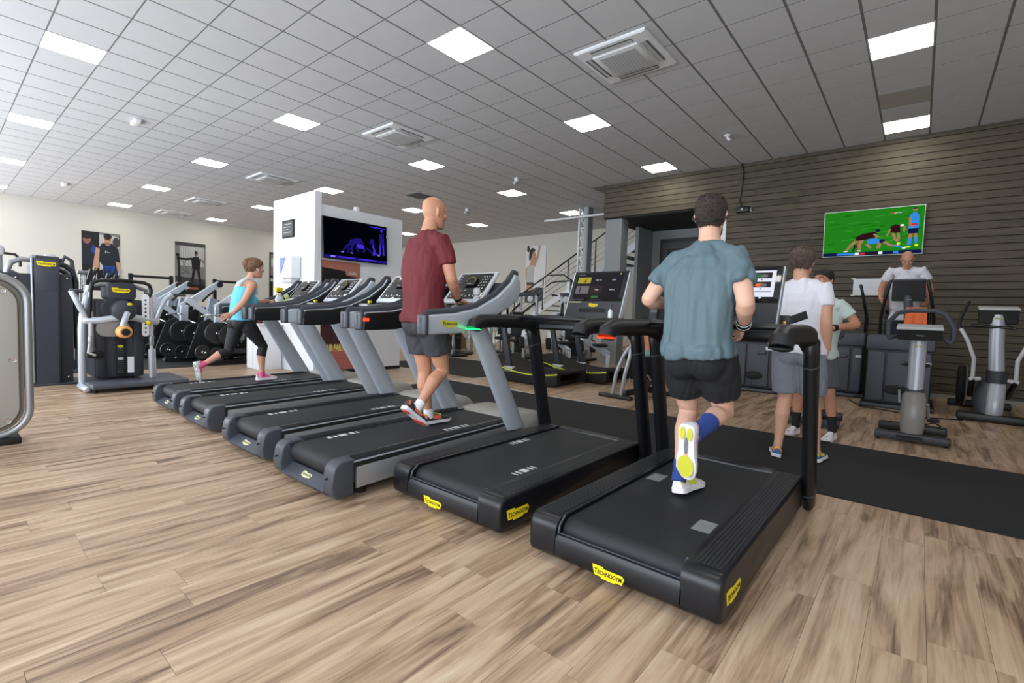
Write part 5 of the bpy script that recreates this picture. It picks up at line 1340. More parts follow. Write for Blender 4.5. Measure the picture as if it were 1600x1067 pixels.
MB().box((-.35, -.04, 2.17), (.42, .04, 2.22), .005).build('top_bar', M_BLACK, t); MB().tube([(-.35, 0, 2.2), (-.6, -.05, 2.16), (-.75, -.1, 2.05)], .02, 8).build('grip', M_BLACK, t); MB().tube([(.1, 0, 2.21), (.0, -.3, 2.36), (-.5, -.3, 2.36)], .02, 8).build('grip', M_BLACK, t)
MB().box((-.1, -.04, 1.55), (.45, .04, 1.60), .005).build('cross_bar', M_BLACK, t); MB().box((-.4, -.4, 0), (.4, .4, .05), .01).build('base', M_BLACK, t)
MB().box((-.14, -.08, 1.10), (.06, .08, 1.48), .01).build('label_box', M_LGREY, t)
t = thing('punch_dummy', 'orange padded roller on a grey frame seen behind the walking man', 'gym machine', (-9.6, 9.0, 0))
MB().tube([(0, 0, .05), (.05, 0, .6), (.1, 0, .8)], .03, 8).build('frame', M_SILVER, t); MB().lathe([(.02, .12), (.09, .11), (.1, 0), (.09, -.11), (.02, -.12)], (-.02, -.05, .66), 'X', 16).build('roller_pad', M_ORANGE, t); MB().box((-.3, -.3, 0), (.3, .3, .05), .01).build('base', M_BLACK, t)
# wooden low boxes behind the red-shirt man
t = thing('storage_box', 'brown wooden storage box on the floor far behind the walking man', 'box', (-11.4, 10.6, 0))
MB().box((-.5, -.25, .03), (.5, .25, .52), .005).build('body', mat('box wood', (150, 118, 92), .6, var=.15, vscale=12), t); MB().box((-.02, -.26, .05), (.02, -.25, .50)).build('divider', M_DARK, t, smooth=0); MB().box((-.52, -.27, .0), (.52, .27, .03)).build('plinth', mat('cream laminate', (205, 198, 172), .5), t, smooth=0)

# small things on the treadmills
def spray(lb, loc, big=True):
    t = thing('spray_bottle', lb, 'spray bottle', loc, .4, 'cleaning spray bottles')
    s = 1.38 if big else .62
    MB().lathe([(.001, 0), (.036 * s, 0), (.038 * s, .02), (.038 * s, .11 * s), (.016 * s, .15 * s), (.014 * s, .17 * s)], (0, 0, 0)).build('body', mat('clear spray', (206, 216, 214), .2), t)
    MB().box((-.018 * s, -.05 * s, .17 * s), (.018 * s, .03 * s, .21 * s), .006).build('spray_head', M_YELLOW, t); MB().tube([(0, -.03 * s, .17 * s), (0, -.045 * s, .13 * s)], .006, 6).build('trigger', M_YELLOW, t); MB().lathe([(.018 * s, .16 * s), (.018 * s, .175 * s)], (0, 0, 0)).build('collar', M_DARK, t)
    return t
# ------------------------------------------------------------------ people
def remeshed(bm, voxel, smooth=4, name='tmp', wr=None):
    """one continuous skin around overlapping closed shapes"""
    me = bpy.data.meshes.new(name); bm.to_mesh(me); bm.free()
    o = bpy.data.objects.new('tmp_remesh', me); COL.objects.link(o)
    r = o.modifiers.new('r', 'REMESH'); r.mode = 'VOXEL'; r.voxel_size = voxel; r.use_smooth_shade = True
    s = o.modifiers.new('s', 'SMOOTH'); s.factor = .5; s.iterations = smooth
    dg = bpy.context.evaluated_depsgraph_get()
    out = bpy.data.meshes.new_from_object(o.evaluated_get(dg)); out.name = name
    bpy.data.objects.remove(o); bpy.data.meshes.remove(me)
    if wr:
        amp, sc = wr
        nrm = [v.normal.copy() for v in out.vertices]
        for v, n_ in zip(out.vertices, nrm):
            p = V((v.co.x * sc[0], v.co.y * sc[1], v.co.z * sc[2]))
            q = noise.noise(p) + .5 * noise.noise(p * 2.1 + V((7, 3, 1)))
            v.co += n_ * (amp * (abs(q) * 1.5 - .25))
    for p in out.polygons: p.use_smooth = True
    return out
def lerp(a, b, t): return a + (b - a) * t
def ring(c, u, w, n=16, k=1.0):
    """superellipse ring in the plane of u and w"""
    out = []
    for i in range(n):
        a = 2 * PI * i / n; ca, sa = math.cos(a), math.sin(a)
        e = .86
        out.append(c + u * (math.copysign(abs(ca) ** e, ca)) + w * (math.copysign(abs(sa) ** e, sa)))
    return out
def limb(mb, pts, rs, n=14):
    mb.tube(pts, rs, n)
SKULL = [(-.118, .026, .080, .030), (-.108, .043, .093, .0), (-.085, .055, .097, -.040), (-.055, .063, .098, -.068), (-.02, .070, .096, -.088), (.015, .0745, .096, -.098), (.045, .0755, .093, -.100), (.072, .070, .082, -.093), (.094, .057, .062, -.076), (.108, .038, .036, -.050), (.115, .014, .008, -.020)]
def skull_at(z):
    for k in range(len(SKULL) - 1):
        a, b = SKULL[k], SKULL[k + 1]
        if a[0] <= z <= b[0]:
            t = (z - a[0]) / (b[0] - a[0]); return [lerp(a[i], b[i], t) for i in (1, 2, 3)]
    return list(SKULL[-1][1:]) if z > 0 else list(SKULL[0][1:])
class Head:
    def __init__(self, c, fwd, up=(0, 0, 1), s=1.0):
        self.c = V(c); self.f = V(fwd).normalized(); u = V(up); self.u = (u - self.f * u.dot(self.f)).normalized(); self.r = self.f.cross(self.u); self.s = s
    def p(self, x, y, z): return self.c + (self.r * x + self.f * y + self.u * z) * self.s
    def d(self, x, y, z): return (self.r * x + self.f * y + self.u * z)
    def shape(self, mb, n=24):
        rings = []
        for z, w, f, b in SKULL:
            cy, h = (f + b) / 2, (f - b) / 2
            rings.append([self.p(w * math.cos(2 * PI * i / n), cy + h * math.sin(2 * PI * i / n), z) for i in range(n)])
        mb.loft(rings)
        s = self.s
        mb.tube([self.p(0, .090, .028), self.p(0, .104, .0), self.p(0, .116, -.022), self.p(0, .112, -.034)], [.008 * s, .010 * s, .013 * s, .011 * s], 10)
        for q in (-1, 1):
            mb.ball(self.p(q * .014, .104, -.031), .009 * s, 8)
            mb.tube([self.p(q * .012, .094, .031), self.p(q * .035, .091, .036), self.p(q * .055, .074, .030)], .009 * s, 8)
            mb.ball(self.p(q * .046, .074, -.018), .018 * s, 8)
            e = [self.p(q * (.072 + .007 * (i % 2) * 0 + .006), -.004 - .004, 0)]
            mb.tube([self.p(q * .070, -.006, -.036), self.p(q * .078, -.010, -.018), self.p(q * .083, -.016, .004), self.p(q * .081, -.014, .022), self.p(q * .074, -.002, .026)], [.006 * s, .008 * s, .009 * s, .008 * s, .005 * s], 8)
            mb.ball(self.p(q * .072, -.004, -.005), .012 * s, 8)
        mb.tube([self.p(-.022, .093, -.058), self.p(0, .101, -.056), self.p(.022, .093, -.058)], .0065 * s, 8)
        mb.tube([self.p(-.018, .093, -.067), self.p(0, .100, -.069), self.p(.018, .093, -.067)], .007 * s, 8)
        mb.ball(self.p(0, .088, -.103), .017 * s, 8)
    def shell(self, name, material, parent, mask, thick, nz=26, n=44, rough=0.0, z0=-.12, z1=.1149, seed=0, tufts=0, tuft_len=.014):
        """hair or beard: the skull pushed out where mask(z, angle) says so"""
        mb = MB(); rings = []
        for k in range(nz):
            z = z0 + (z1 - z0) * k / (nz - 1)
            w, f, b = skull_at(z); cy, h = (f + b) / 2, (f - b) / 2
            r_ = []
            for i in range(n):
                a = 2 * PI * i / n
                m_ = max(0, min(1, mask(z, math.degrees(a) % 360)))
                t = m_ * thick - (1 - m_) * .010
                if rough: t += m_ * rough * noise.noise(V((math.cos(a) * 9 + seed, math.sin(a) * 9, z * 70)))
                lift = m_ * thick * max(0, (z - .03) / .085)
                r_.append(self.p((w + t) * math.cos(a), cy + (h + t) * math.sin(a), z + lift))
            rings.append(r_)
        mb.loft(rings)
        o = mb.build(name, material, parent, smooth=80)
        if tufts:
            rg = random.Random(seed + 11); tb = MB(); N = len(rings)
            for k in range(tufts):
                a = rg.random() * 360; z = z0 + (z1 - z0) * rg.random() ** .8
                if mask(z, a) < .55 + .4 * rg.random(): continue
                w, f, b = skull_at(z); cy, h = (f + b) / 2, (f - b) / 2; ca, sa = math.cos(math.radians(a)), math.sin(math.radians(a))
                q = thick + thick * max(0, (z - .03) / .085) * 0
                base = self.p((w + thick * .6) * ca, cy + (h + thick * .6) * sa, z + thick * .6 * max(0, (z - .03) / .085))
                out = self.d(ca * .6, sa * .6, max(0, z / .11)).normalized(); dn = (self.d(0, -.5, -1) if z < .07 else self.d(rg.uniform(-.6, .6), -1, .2)).normalized()
                ln = tuft_len * rg.uniform(.6, 1.3); d = (out * rg.uniform(.25, .6) + dn + self.d(rg.uniform(-.5, .5), rg.uniform(-.3, .3), 0) * .6).normalized()
                sd = d.cross(out).normalized() * rg.uniform(.0018, .0032)
                tip = base + d * ln
                tb._new([base - sd, base + sd, base + out * .003, tip], [(0, 1, 3), (1, 2, 3), (2, 0, 3)])
            stuff(tb.build(name + '_strands', material, o, smooth=0))
        return o
    def eyes(self, parent):
        for q in (-1, 1):
            e = MB().ball(self.p(q * .031, .0795, .008), .0115 * self.s, 8).build('eye', mat('eye white', (225, 222, 216), .2), parent)
            MB().ball(self.p(q * .031, .0885, .008), .005 * self.s, 6).build('iris', mat('dark iris', (40, 28, 20), .2), e)
            MB().tube([self.p(q * .014, .100, .036), self.p(q * .034, .098, .042), self.p(q * .054, .082, .036)], .0042 * self.s, 6).build('eyebrow', mat('brow hair', (60, 46, 38), .8), parent)
        MB().tube([self.p(-.020, .099, -.0625), self.p(0, .1055, -.0625), self.p(.020, .099, -.0625)], .0035 * self.s, 6).build('lips', mat('lips', (168, 104, 96), .5), parent)
def hand(mb, wrist, d, palm, thumb, curl=.5, s=1.0, spread=.09):
    """palm with four fingers and a thumb; d points to the fingers, palm is the side they close on, thumb the side the thumb leaves"""
    w, d = V(wrist), V(d).normalized(); palm = V(palm); palm = (palm - d * palm.dot(d)).normalized(); th = V(thumb); th = (th - d * th.dot(d) - palm * th.dot(palm)).normalized()
    rings = []
    for y, hw, ht in ((-.015, .024, .020), (.01, .028, .018), (.04, .037, .0155), (.075, .041, .0135), (.094, .038, .011)):
        rings.append(ring(w + d * y * s, th * hw * s, palm * ht * s, 12))
    mb.loft(rings)
    for k, (x, ln, r) in enumerate(((.031, .072, .0086), (.0105, .080, .0088), (-.0105, .075, .0085), (-.031, .060, .0076))):
        dd = (d + th * spread * (1.5 - k)).normalized(); p = w + d * .078 * s + th * x * s
        pts, a = [p], 0.0
        for q, f in enumerate((.30, .40, .32, .27)):
            a += curl * (.45 if q == 0 else 1.0) * .62
            p = p + (dd * math.cos(a) + palm * math.sin(a)) * ln * f * s; pts.append(p)
        mb.tube(pts, [r * s, r * s, r * .95 * s, r * .9 * s, r * .75 * s], 8)
    p = w + d * .022 * s + th * .022 * s + palm * .004 * s
    d1 = (d * .62 + th * .72 + palm * .28).normalized(); d2 = (d * .85 + th * .30 + palm * .25 + palm * curl * .35).normalized()
    mb.tube([p, p + d1 * .040 * s, p + d1 * .040 * s + d2 * .032 * s, p + d1 * .040 * s + d2 * .056 * s], [.014 * s, .0105 * s, .0095 * s, .0075 * s], 8)

MALE = [(0.0, .105, .085), (.10, .160, .112), (.20, .165, .112), (.33, .150, .100), (.50, .160, .110), (.66, .178, .120), (.80, .176, .108), (.90, .125, .082), (.965, .070, .066), (1.0, .060, .060)]
FEMALE = [(0.0, .105, .085), (.10, .168, .115), (.20, .165, .112), (.36, .125, .090), (.52, .130, .098), (.66, .148, .108), (.80, .150, .094), (.90, .105, .070), (.965, .058, .056), (1.0, .050, .050)]
class Person:
    def __init__(self, label, J, skin, female=False, k=1.0, voxel=.006, arm_k=1.0, leg_k=1.0, group=None, hs=1.0):
        self.J = {a: V(b) for a, b in J.items()}
        J = self.J
        self.female, self.k = female, k
        base = V((J['hip'].x, J['hip'].y, min(J['heelL'].z, J['heelR'].z, J['toeL'].z, J['toeR'].z)))
        self.root = thing('person', label, 'person', (0, 0, 0), 0, group)
        self.root.location = base; self.base = base
        self.arm_k, self.leg_k, self.vox = arm_k, leg_k, voxel
        J['crotch'] = J['hip'] - (J['neck'] - J['hip']).normalized() * .07
        self.hipx = (J['hipR'] - J['hipL']).normalized(); self.shx = (J['shR'] - J['shL']).normalized()
        self.skin = skin
        self.head = Head(J['head'], J['headF'], J.get('headU', (0, 0, 1)), hs)
        self.parts = []
    def spine(self, t):
        J = self.J; a, b, c = J['crotch'], J.get('waist', (J['hip'] * .55 + J['neck'] * .45)), J['neck']
        return a * (1 - t) ** 2 + (b * 2 - (a + c) * .5) * 2 * t * (1 - t) + c * t * t
    def axes(self, t):
        up = (self.spine(min(1, t + .02)) - self.spine(max(0, t - .02))).normalized()
        x = lerp(self.hipx, self.shx, t); x = (x - up * x.dot(up)).normalized()
        return x, up.cross(x).normalized(), up
    def torso(self, mb, t0=0, t1=1, grow=0.0, flare=None, prof=None):
        prof = prof or (FEMALE if self.female else MALE)
        ts = sorted(set([t0, t1] + [p[0] for p in prof if t0 < p[0] < t1] + [t0 + (t1 - t0) * i / 8 for i in range(9)])); rings = []
        for t in ts:
            for a, b in zip(prof[:-1], prof[1:]):
                if a[0] <= t <= b[0] + 1e-9:
                    q = (t - a[0]) / (b[0] - a[0]); w, d = lerp(a[1], b[1], q), lerp(a[2], b[2], q); break
            x, f, u = self.axes(t)
            g = grow(t) if callable(grow) else grow
            rings.append(ring(self.spine(t) - f * (.010 if .3 < t < .9 else 0), x * (w * self.k + g), f * (d * self.k + g), 24))
        mb.loft(rings)
    def arm_pts(self, s):
        J = self.J; sh, el, wr = J['sh' + s], J['el' + s], J['wr' + s]; k = self.arm_k * self.k
        inn = lerp(sh, self.spine(.84), .5); inn.z = max(inn.z, sh.z - .05)
        return ([inn, lerp(sh, lerp(sh, el, .06), 1), lerp(sh, el, .30), lerp(sh, el, .72), lerp(lerp(sh, el, .92), lerp(el, wr, .08), .35), lerp(lerp(sh, el, .92), lerp(el, wr, .08), .65), lerp(el, wr, .25), lerp(el, wr, .65), wr],
                [.070 * k, .059 * k, .053 * k, .045 * k, .042 * k, .042 * k, .044 * k, .035 * k, .0265 * k])
    def leg_pts(self, s):
        J = self.J; hp, kn, an = J['hip' + s], J['kn' + s], J['an' + s]; k = self.leg_k * self.k
        a, b = (kn - hp).normalized(), (an - kn).normalized()
        _, f, _ = self.axes(0)
        back = (b - a); back = -f + back * .8; back = (back - b * back.dot(b)).normalized()
        return ([hp + V((0, 0, .03)), lerp(hp, kn, .15), lerp(hp, kn, .45), lerp(hp, kn, .82), kn, lerp(kn, an, .16) + back * .012, lerp(kn, an, .33) + back * .020, lerp(kn, an, .62) + back * .008, lerp(kn, an, .88), an],
                [.092 * k, .094 * k, .080 * k, .060 * k, .054 * k, .053 * k, .056 * k, .042 * k, .033 * k, .034 * k])
    def add(self, name, me, material):
        me.transform(Matrix.Translation(-self.base))
        o = link(name, me, material, self.root); self.parts.append(o); return o
    def addmb(self, name, mb, material, smooth=60, parent=None):
        o = mb.build(name, material, None, smooth); o.data.transform(Matrix.Translation(-self.base)); o.parent = parent or self.root; return o
    def body(self, hands):
        J = self.J; mb = MB()
        self.torso(mb)
        if self.female:
            x, f, u = self.axes(.66)
            for q in (-1, 1): mb.ball(self.spine(.64) + f * .085 + x * q * .062, .062, 10)
        x, f, u = self.axes(.1)
        for q in (-1, 1): mb.ball(self.spine(.10) - f * .038 + x * q * .065 * self.k, .080 * self.k, 10)
        hb = self.head.p(0, -.022, -.075)
        mb.tube([self.spine(.92), J['neck'], lerp(J['neck'], hb, .6), hb], [.066 * self.k if not self.female else .052, .062 * self.k if not self.female else .049, .056 * self.k if not self.female else .045, .054 if not self.female else .046], 14)
        for q in (-1, 1): mb.tube([lerp(self.spine(.9), J['sh' + ('R' if q > 0 else 'L')], .75), lerp(self.spine(.93), J['neck'], .5), lerp(J['neck'], hb, .45)], [.052 * self.k, .050 * self.k, .03], 10)
        self.head.shape(mb)
        for s in 'LR':
            p, r = self.arm_pts(s); limb(mb, p, r)
            if hands.get(s): hand(mb, J['wr' + s], *hands[s], s=1.0 if not self.female else .9)
            p, r = self.leg_pts(s); limb(mb, p, r)
            fd = (J['toe' + s] - J['heel' + s])
            mb.tube([J['an' + s], J['heel' + s] + fd * .18 + (J['an' + s] - J['heel' + s]) * .35, J['heel' + s] + fd * .75 + (J['an' + s] - J['heel' + s]).normalized() * .03], [.034, .034, .026], 10)
        self.body_o = self.add('body', remeshed(mb.bm, self.vox, 8, 'body'), self.skin)
        return self.body_o
    def shirt(self, material, hem=.06, sleeve=.55, grow=.016, wr=(.006, (14, 14, 4)), flare=.02, name='t_shirt', loose=.0):
        mb = MB()
        g = lambda t: grow + (flare * max(0, (.45 - t) / .45)) - (.008 if t > .9 else 0) + loose * max(0, 1 - abs(t - .45) / .3)
        self.torso(mb, hem, .985, g)
        hb = self.head.p(0, -.022, -.075)
        mb.tube([self.spine(.90), self.spine(.985) + (hb - self.J['neck']).normalized() * .012], [.085 * self.k, .070 * self.k], 16, round_=False)
        ax_, af_, au_ = self.axes(.1)
        for q in (-1, 1):
            c0 = self.spine(hem + .012) - af_ * .050 + ax_ * q * .065 * self.k
            c1 = self.spine(.24) - af_ * .035 + ax_ * q * .06 * self.k
            mb.tube([c0 - au_ * .005, c0 + au_ * .02, c1], [(.092 + grow) * self.k, (.092 + grow) * self.k, .085 * self.k], 14, round_=False)
            sh = self.J['sh' + ('R' if q > 0 else 'L')]
            mb.tube([lerp(self.spine(.9), sh, .8), lerp(self.spine(.93), self.J['neck'], .5)], [.062 * self.k, .070 * self.k], 12)
        for s in 'LR':
            p, r = self.arm_pts(s); sh, el = self.J['sh' + s], self.J['el' + s]
            e = lerp(sh, el, sleeve); k = self.k * self.arm_k
            mb.tube([p[0], sh, lerp(sh, el, sleeve * .5), e], [.074 * k, .067 * k, .065 * k, .066 * k], 16, round_=False)
        return self.add(name, remeshed(mb.bm, .008, 9, name, wr), material)
    def shorts(self, material, leg=.70, grow=.014, wr=(.006, (16, 16, 5)), top=.30, wide=.022, name='shorts'):
        mb = MB(); self.torso(mb, 0.0, top, grow)
        x, f, u = self.axes(.1)
        for q in (-1, 1): mb.ball(self.spine(.10) - f * .043 + x * q * .062 * self.k, .104 * self.k, 12)
        for s in 'LR':
            hp, kn = self.J['hip' + s], self.J['kn' + s]; e = lerp(hp, kn, leg); k = self.k * self.leg_k
            mb.tube([hp + V((0, 0, .05)), lerp(hp, kn, .15), lerp(hp, kn, leg * .6), e], [.105 * k, .108 * k, .094 * k + wide * .6, .078 * k + wide], 18, round_=False)
        return self.add(name, remeshed(mb.bm, .008, 8, name, wr), material)
    def leggings(self, material, below=.38):
        mb = MB(); self.torso(mb, .0, .30, .006)
        x, f, u = self.axes(.1)
        for q in (-1, 1): mb.ball(self.spine(.10) - f * .038 + x * q * .065 * self.k, .088 * self.k, 10)
        for s in 'LR':
            p, r = self.leg_pts(s); kn, an = self.J['kn' + s], self.J['an' + s]
            pts = p[:6] + [lerp(kn, an, below) + (p[6] - lerp(kn, an, .33))]; rr = [q + .006 for q in r[:6]] + [r[6] + .004]
            mb.tube(pts, rr, 16, round_=False)
        return self.add('leggings', remeshed(mb.bm, .007, 4, 'leggings', (.002, (20, 20, 12))), material)
    def shoe(self, s, upper, sole, accent, lace=None, outsole=None, width=.048, stripe=True):
        J = self.J; h, t, an = J['heel' + s], J['toe' + s], J['an' + s]
        f = (t - h); Ln = f.length; f.normalize(); u = an - h; u = (u - f * u.dot(f)).normalized(); x = f.cross(u)
        P = lambda a, b, c: h + f * a * Ln + x * b + u * c
        outl = [(-.02, .50), (.02, .72), (.12, .80), (.30, .74), (.48, .78), (.66, .98), (.80, 1.0), (.91, .82), (.975, .52), (1.0, .2)]
        mb = MB()
        mb.loft([[P(a, -w * width * 1.06, .004 + (.012 if a > .9 else 0)), P(a, w * width * 1.06, .004 + (.012 if a > .9 else 0)), P(a, w * width * 1.04, .032 - .008 * a), P(a, -w * width * 1.04, .032 - .008 * a)] for a, w in outl])
        so = self.addmb('sole', mb, sole, 50)
        so.name = 'sole'
        ups = [(0.0, .60, .078), (.06, .72, .092), (.14, .74, .092), (.26, .70, .084), (.40, .74, .080), (.55, .86, .066), (.70, .92, .054), (.84, .82, .044), (.94, .56, .036), (.985, .25, .028)]
        def rg_(a, w, hh, off=0.0, n=17):
            out = []
            for i in range(n):
                q = PI * i / (n - 1); out.append(P(a, -math.cos(q) * (w * width + off), .022 + (hh - .022 + off) * (math.sin(q) ** .8)))
            return out
        mb = MB(); mb.loft([rg_(*r) for r in ups]); up = self.addmb('shoe_upper', mb, upper, 60)
        so.parent = up; 
        def patch(name, k0, k1, i0, i1, m_, off=.002):
            mb = MB(); top = [rg_(*ups[k], off=off)[i0:i1 + 1] for k in range(k0, k1 + 1)]
            for a, b in zip(top[:-1], top[1:]):
                for i in range(len(a) - 1): mb.poly([a[i], a[i + 1], b[i + 1], b[i]])
            bmesh.ops.remove_doubles(mb.bm, verts=mb.bm.verts, dist=1e-5)
            return self.addmb(name, mb, m_, 60, up)
        if stripe:
            patch('side_stripe', 3, 5, 1, 4, accent); patch('side_stripe', 3, 5, 12, 15, accent)
            patch('heel_tab', 0, 1, 2, 14, accent)
            patch('toe_cap', 8, 9, 1, 15, accent)
        lc = lace or M_WHITE
        for a, hh in ((.36, .086), (.44, .081), (.52, .074), (.60, .067)):
            mb = MB(); mb.tube([P(a, -.022, hh - .010), P(a + .02, 0, hh), P(a, .022, hh - .010)], .0035, 6); self.addmb('lace', mb, lc, 60, up)
        if outsole:
            for a, b, l_, w_ in outsole[1]:
                mb = MB(); mb.prism([P(a + l_ * math.cos(q) , b + w_ * math.sin(q), .003) for q in [2 * PI * i / 18 for i in range(18)]], u * -.006); self.addmb('outsole_pad', mb, outsole[0], 50, so) if False else self.addmb('outsole_pad', mb, outsole[0], 50, up)
        return up
    def sock(self, s, material, t0=.70, t1=1.02, grow=.005):
        kn, an = self.J['kn' + s], self.J['an' + s]
        p, r = self.leg_pts(s)
        def rad(t):
            ts = [0, .16, .33, .62, .88, 1.0]; rr = r[4:]
            for i in range(5):
                if ts[i] <= t <= ts[i + 1]: return lerp(rr[i], rr[i + 1], (t - ts[i]) / (ts[i + 1] - ts[i]))
            return rr[-1]
        def pos(t):
            ts = [0, .16, .33, .62, .88, 1.0]; pp = p[4:]
            for i in range(5):
                if ts[i] <= t <= ts[i + 1]: return lerp(pp[i], pp[i + 1], (t - ts[i]) / (ts[i + 1] - ts[i]))
            return pp[-1] + (an - kn).normalized() * (t - 1) * .4
        tt = [t0 + (t1 - t0) * i / 6 for i in range(7)]
        mb = MB(); mb.tube([pos(min(t, 1.0)) if t <= 1 else pos(t) for t in tt], [rad(min(t, 1)) + grow for t in tt], 16, round_=False)
        return self.addmb('sock', mb, material)
    def band(self, a, b, t0, t1, r, name, material, n=16):
        mb = MB(); mb.tube([lerp(a, b, t0), lerp(a, b, (t0 + t1) / 2), lerp(a, b, t1)], [r * .97, r, r * .97], n, round_=False); return self.addmb(name, mb, material)
    def rebase(self, o):
        o.data.transform(Matrix.Translation(-self.base))
        for g in o.children:
            if g.name.split('.')[0].endswith('_strands'): g.data.transform(Matrix.Translation(-self.base))
        return o
def skin_mat(name, c):
    m = mat(name, c, .5, var=.10, vscale=9, bump=.08, bscale=160)
    b = m.node_tree.nodes['Principled BSDF']; b.inputs['Subsurface Weight'].default_value = .12; b.inputs['Subsurface Radius'].default_value = (.02, .008, .005); b.inputs['Subsurface Scale'].default_value = .3
    return m
SK_A = skin_mat('fair skin', (214, 170, 148)); SK_B = skin_mat('ruddy skin', (204, 152, 128)); SK_C = skin_mat('tanned skin', (196, 142, 114)); SK_D = skin_mat('olive skin', (190, 136, 108))
HAIR_D = mat('dark brown hair', (52, 41, 36), .7, bump=1.0, bscale=260, var=.35, vscale=40); HAIR_G = mat('greying brown hair', (92, 76, 66), .75, bump=1.0, bscale=160, var=.35, vscale=60); HAIR_K = mat('black hair', (24, 20, 20), .6, bump=.8, bscale=260)
HAIR_B = mat('streaked blond hair', (122, 88, 64), .6, bump=1.0, bscale=120, var=.75, vscale=38)
def cloth(name, c, sc=500, st=.35, rough=.85, var=.05): return mat(name, c, rough, bump=st, bscale=sc, var=var, vscale=8)
short_hair = lambda z, a: min(1, max(0, (z - (-.062 if 200 < a < 340 else (.0 if (a > 340 or a < 25 or 155 < a <= 200) else .062))) / .018)) if True else 0
def hair_mask(back=-.065, side=-.012, front=.066):
    def f(z, a):
        fr = max(0, math.sin(math.radians(a))); bk = max(0, -math.sin(math.radians(a)))
        lim = side + (front - side) * fr ** .8 + (back - side) * bk ** .55
        return (z - lim) / .030 + .4
    return f
def hip_of(h, w, ax=(1, 0, 0)): return tuple(V(h) - V(ax) * w - V((0, 0, .045))), tuple(V(h) + V(ax) * w - V((0, 0, .045)))

# ---- the runner in teal
J = dict(hip=(-.922, 2.72, .99), waist=(-.925, 2.70, 1.20), neck=(-.915, 2.765, 1.598), head=(-.928, 2.80, 1.755), headF=(-.15, 1, -.03), shL=(-1.096, 2.75, 1.505), shR=(-.756, 2.73, 1.510), elL=(-1.225, 2.68, 1.285), elR=(-.668, 2.60, 1.275), wrL=(-1.185, 2.91, 1.272), wrR=(-.722, 2.79, 1.165),
         hipL=(-1.012, 2.73, .945), hipR=(-.832, 2.73, .955), knL=(-1.015, 2.86, .645), knR=(-.82, 2.88, .66), anL=(-.975, 2.66, .31), anR=(-.838, 2.47, .60), heelL=(-.965, 2.625, .222), toeL=(-.935, 2.90, .212), heelR=(-.848, 2.375, .66), toeR=(-.858, 2.42, .375))
p = Person('man in a teal t-shirt and black shorts running on the nearest black treadmill', J, SK_A, k=1.0, voxel=.0055, arm_k=1.04)
p.body({'L': ((.15, 1, .05), (1, 0, -.2), (0, .1, 1), .95), 'R': ((-.30, .75, -.62), (-1, -.2, .1), (0, .5, .8), .95)})
M_TEAL = cloth('teal jersey', (86, 108, 117), 420, .3, .62)
p.shirt(M_TEAL, hem=.150, sleeve=.60, grow=.022, wr=(.016, (12, 12, 2.4)), flare=.022)
p.shorts(cloth('black shorts', (22, 23, 27)), leg=.62, grow=.010, wide=.020, wr=(.009, (13, 13, 4)), top=.26)
p.rebase(p.head.shell('hair', HAIR_D, p.root, hair_mask(-.088, -.012, .062), .009, rough=.0045, tufts=2600, tuft_len=.012))
p.rebase(p.head.shell('beard', mat('short beard', (66, 50, 42), .85), p.root, lambda z, a: ((-.045 - z) / .02 if math.sin(math.radians(a)) > -.1 else 0), .003))
p.head.eyes(p.root)
for o in list(p.root.children):
    if o.name.split('.')[0] in ('eye', 'eyebrow', 'lips'): p.rebase(o); [p.rebase(g) for g in o.children]
hd = p.head
mb = MB(); mb.tube([hd.p(.083, .012, -.012), hd.p(.090, -.008, .004), hd.p(.084, -.045, -.02), hd.p(.055, -.105, -.040), hd.p(0, -.128, -.048), hd.p(-.055, -.105, -.040), hd.p(-.084, -.045, -.02), hd.p(-.090, -.008, .004), hd.p(-.083, .012, -.012)], .0045, 8); p.addmb('headphones', mb, M_BLACK)
p.band(V(J['elR']), V(J['wrR']), .80, 1.06, .037, 'sweatband', M_DARK)
for a in (.83, .98): p.band(V(J['elR']), V(J['wrR']), a, a + .02, .0385, 'white_stripe', M_WHITE)
p.band(V(J['elL']), V(J['wrL']), .88, .98, .031, 'watch', M_DARK)
M_BLUE = cloth('blue sock', (42, 66, 140)); p.sock('R', M_BLUE, .52, 1.05); p.sock('L', M_BLUE, .78, 1.08)
M_LIME = mat('lime rubber', (206, 204, 62), .5); M_SHW = mat('running shoe white', (226, 222, 228), .6); M_PINK = mat('pale pink', (214, 160, 200), .5)
p.shoe('R', M_SHW, M_SHW, M_PINK, outsole=(M_LIME, [(.74, .0, .20, .043), (.14, -.019, .115, .014), (.14, .019, .115, .014)]), width=.050)
p.shoe('L', M_SHW, M_SHW, M_LIME, width=.050)
mb = MB(); hR, tR = V(J['heelR']), V(J['toeR']); f_ = (tR - hR).normalized(); uu = V(J['anR']) - hR; uu = (uu - f_ * uu.dot(f_)).normalized(); xx = f_.cross(uu)
mb.prism([hR + f_ * (.105 + .045 * math.cos(a)) + xx * .010 * math.sin(a) + uu * .003 for a in [2 * PI * i / 14 for i in range(14)]], uu * -.003); p.addmb('outsole_groove', mb, M_GREY)

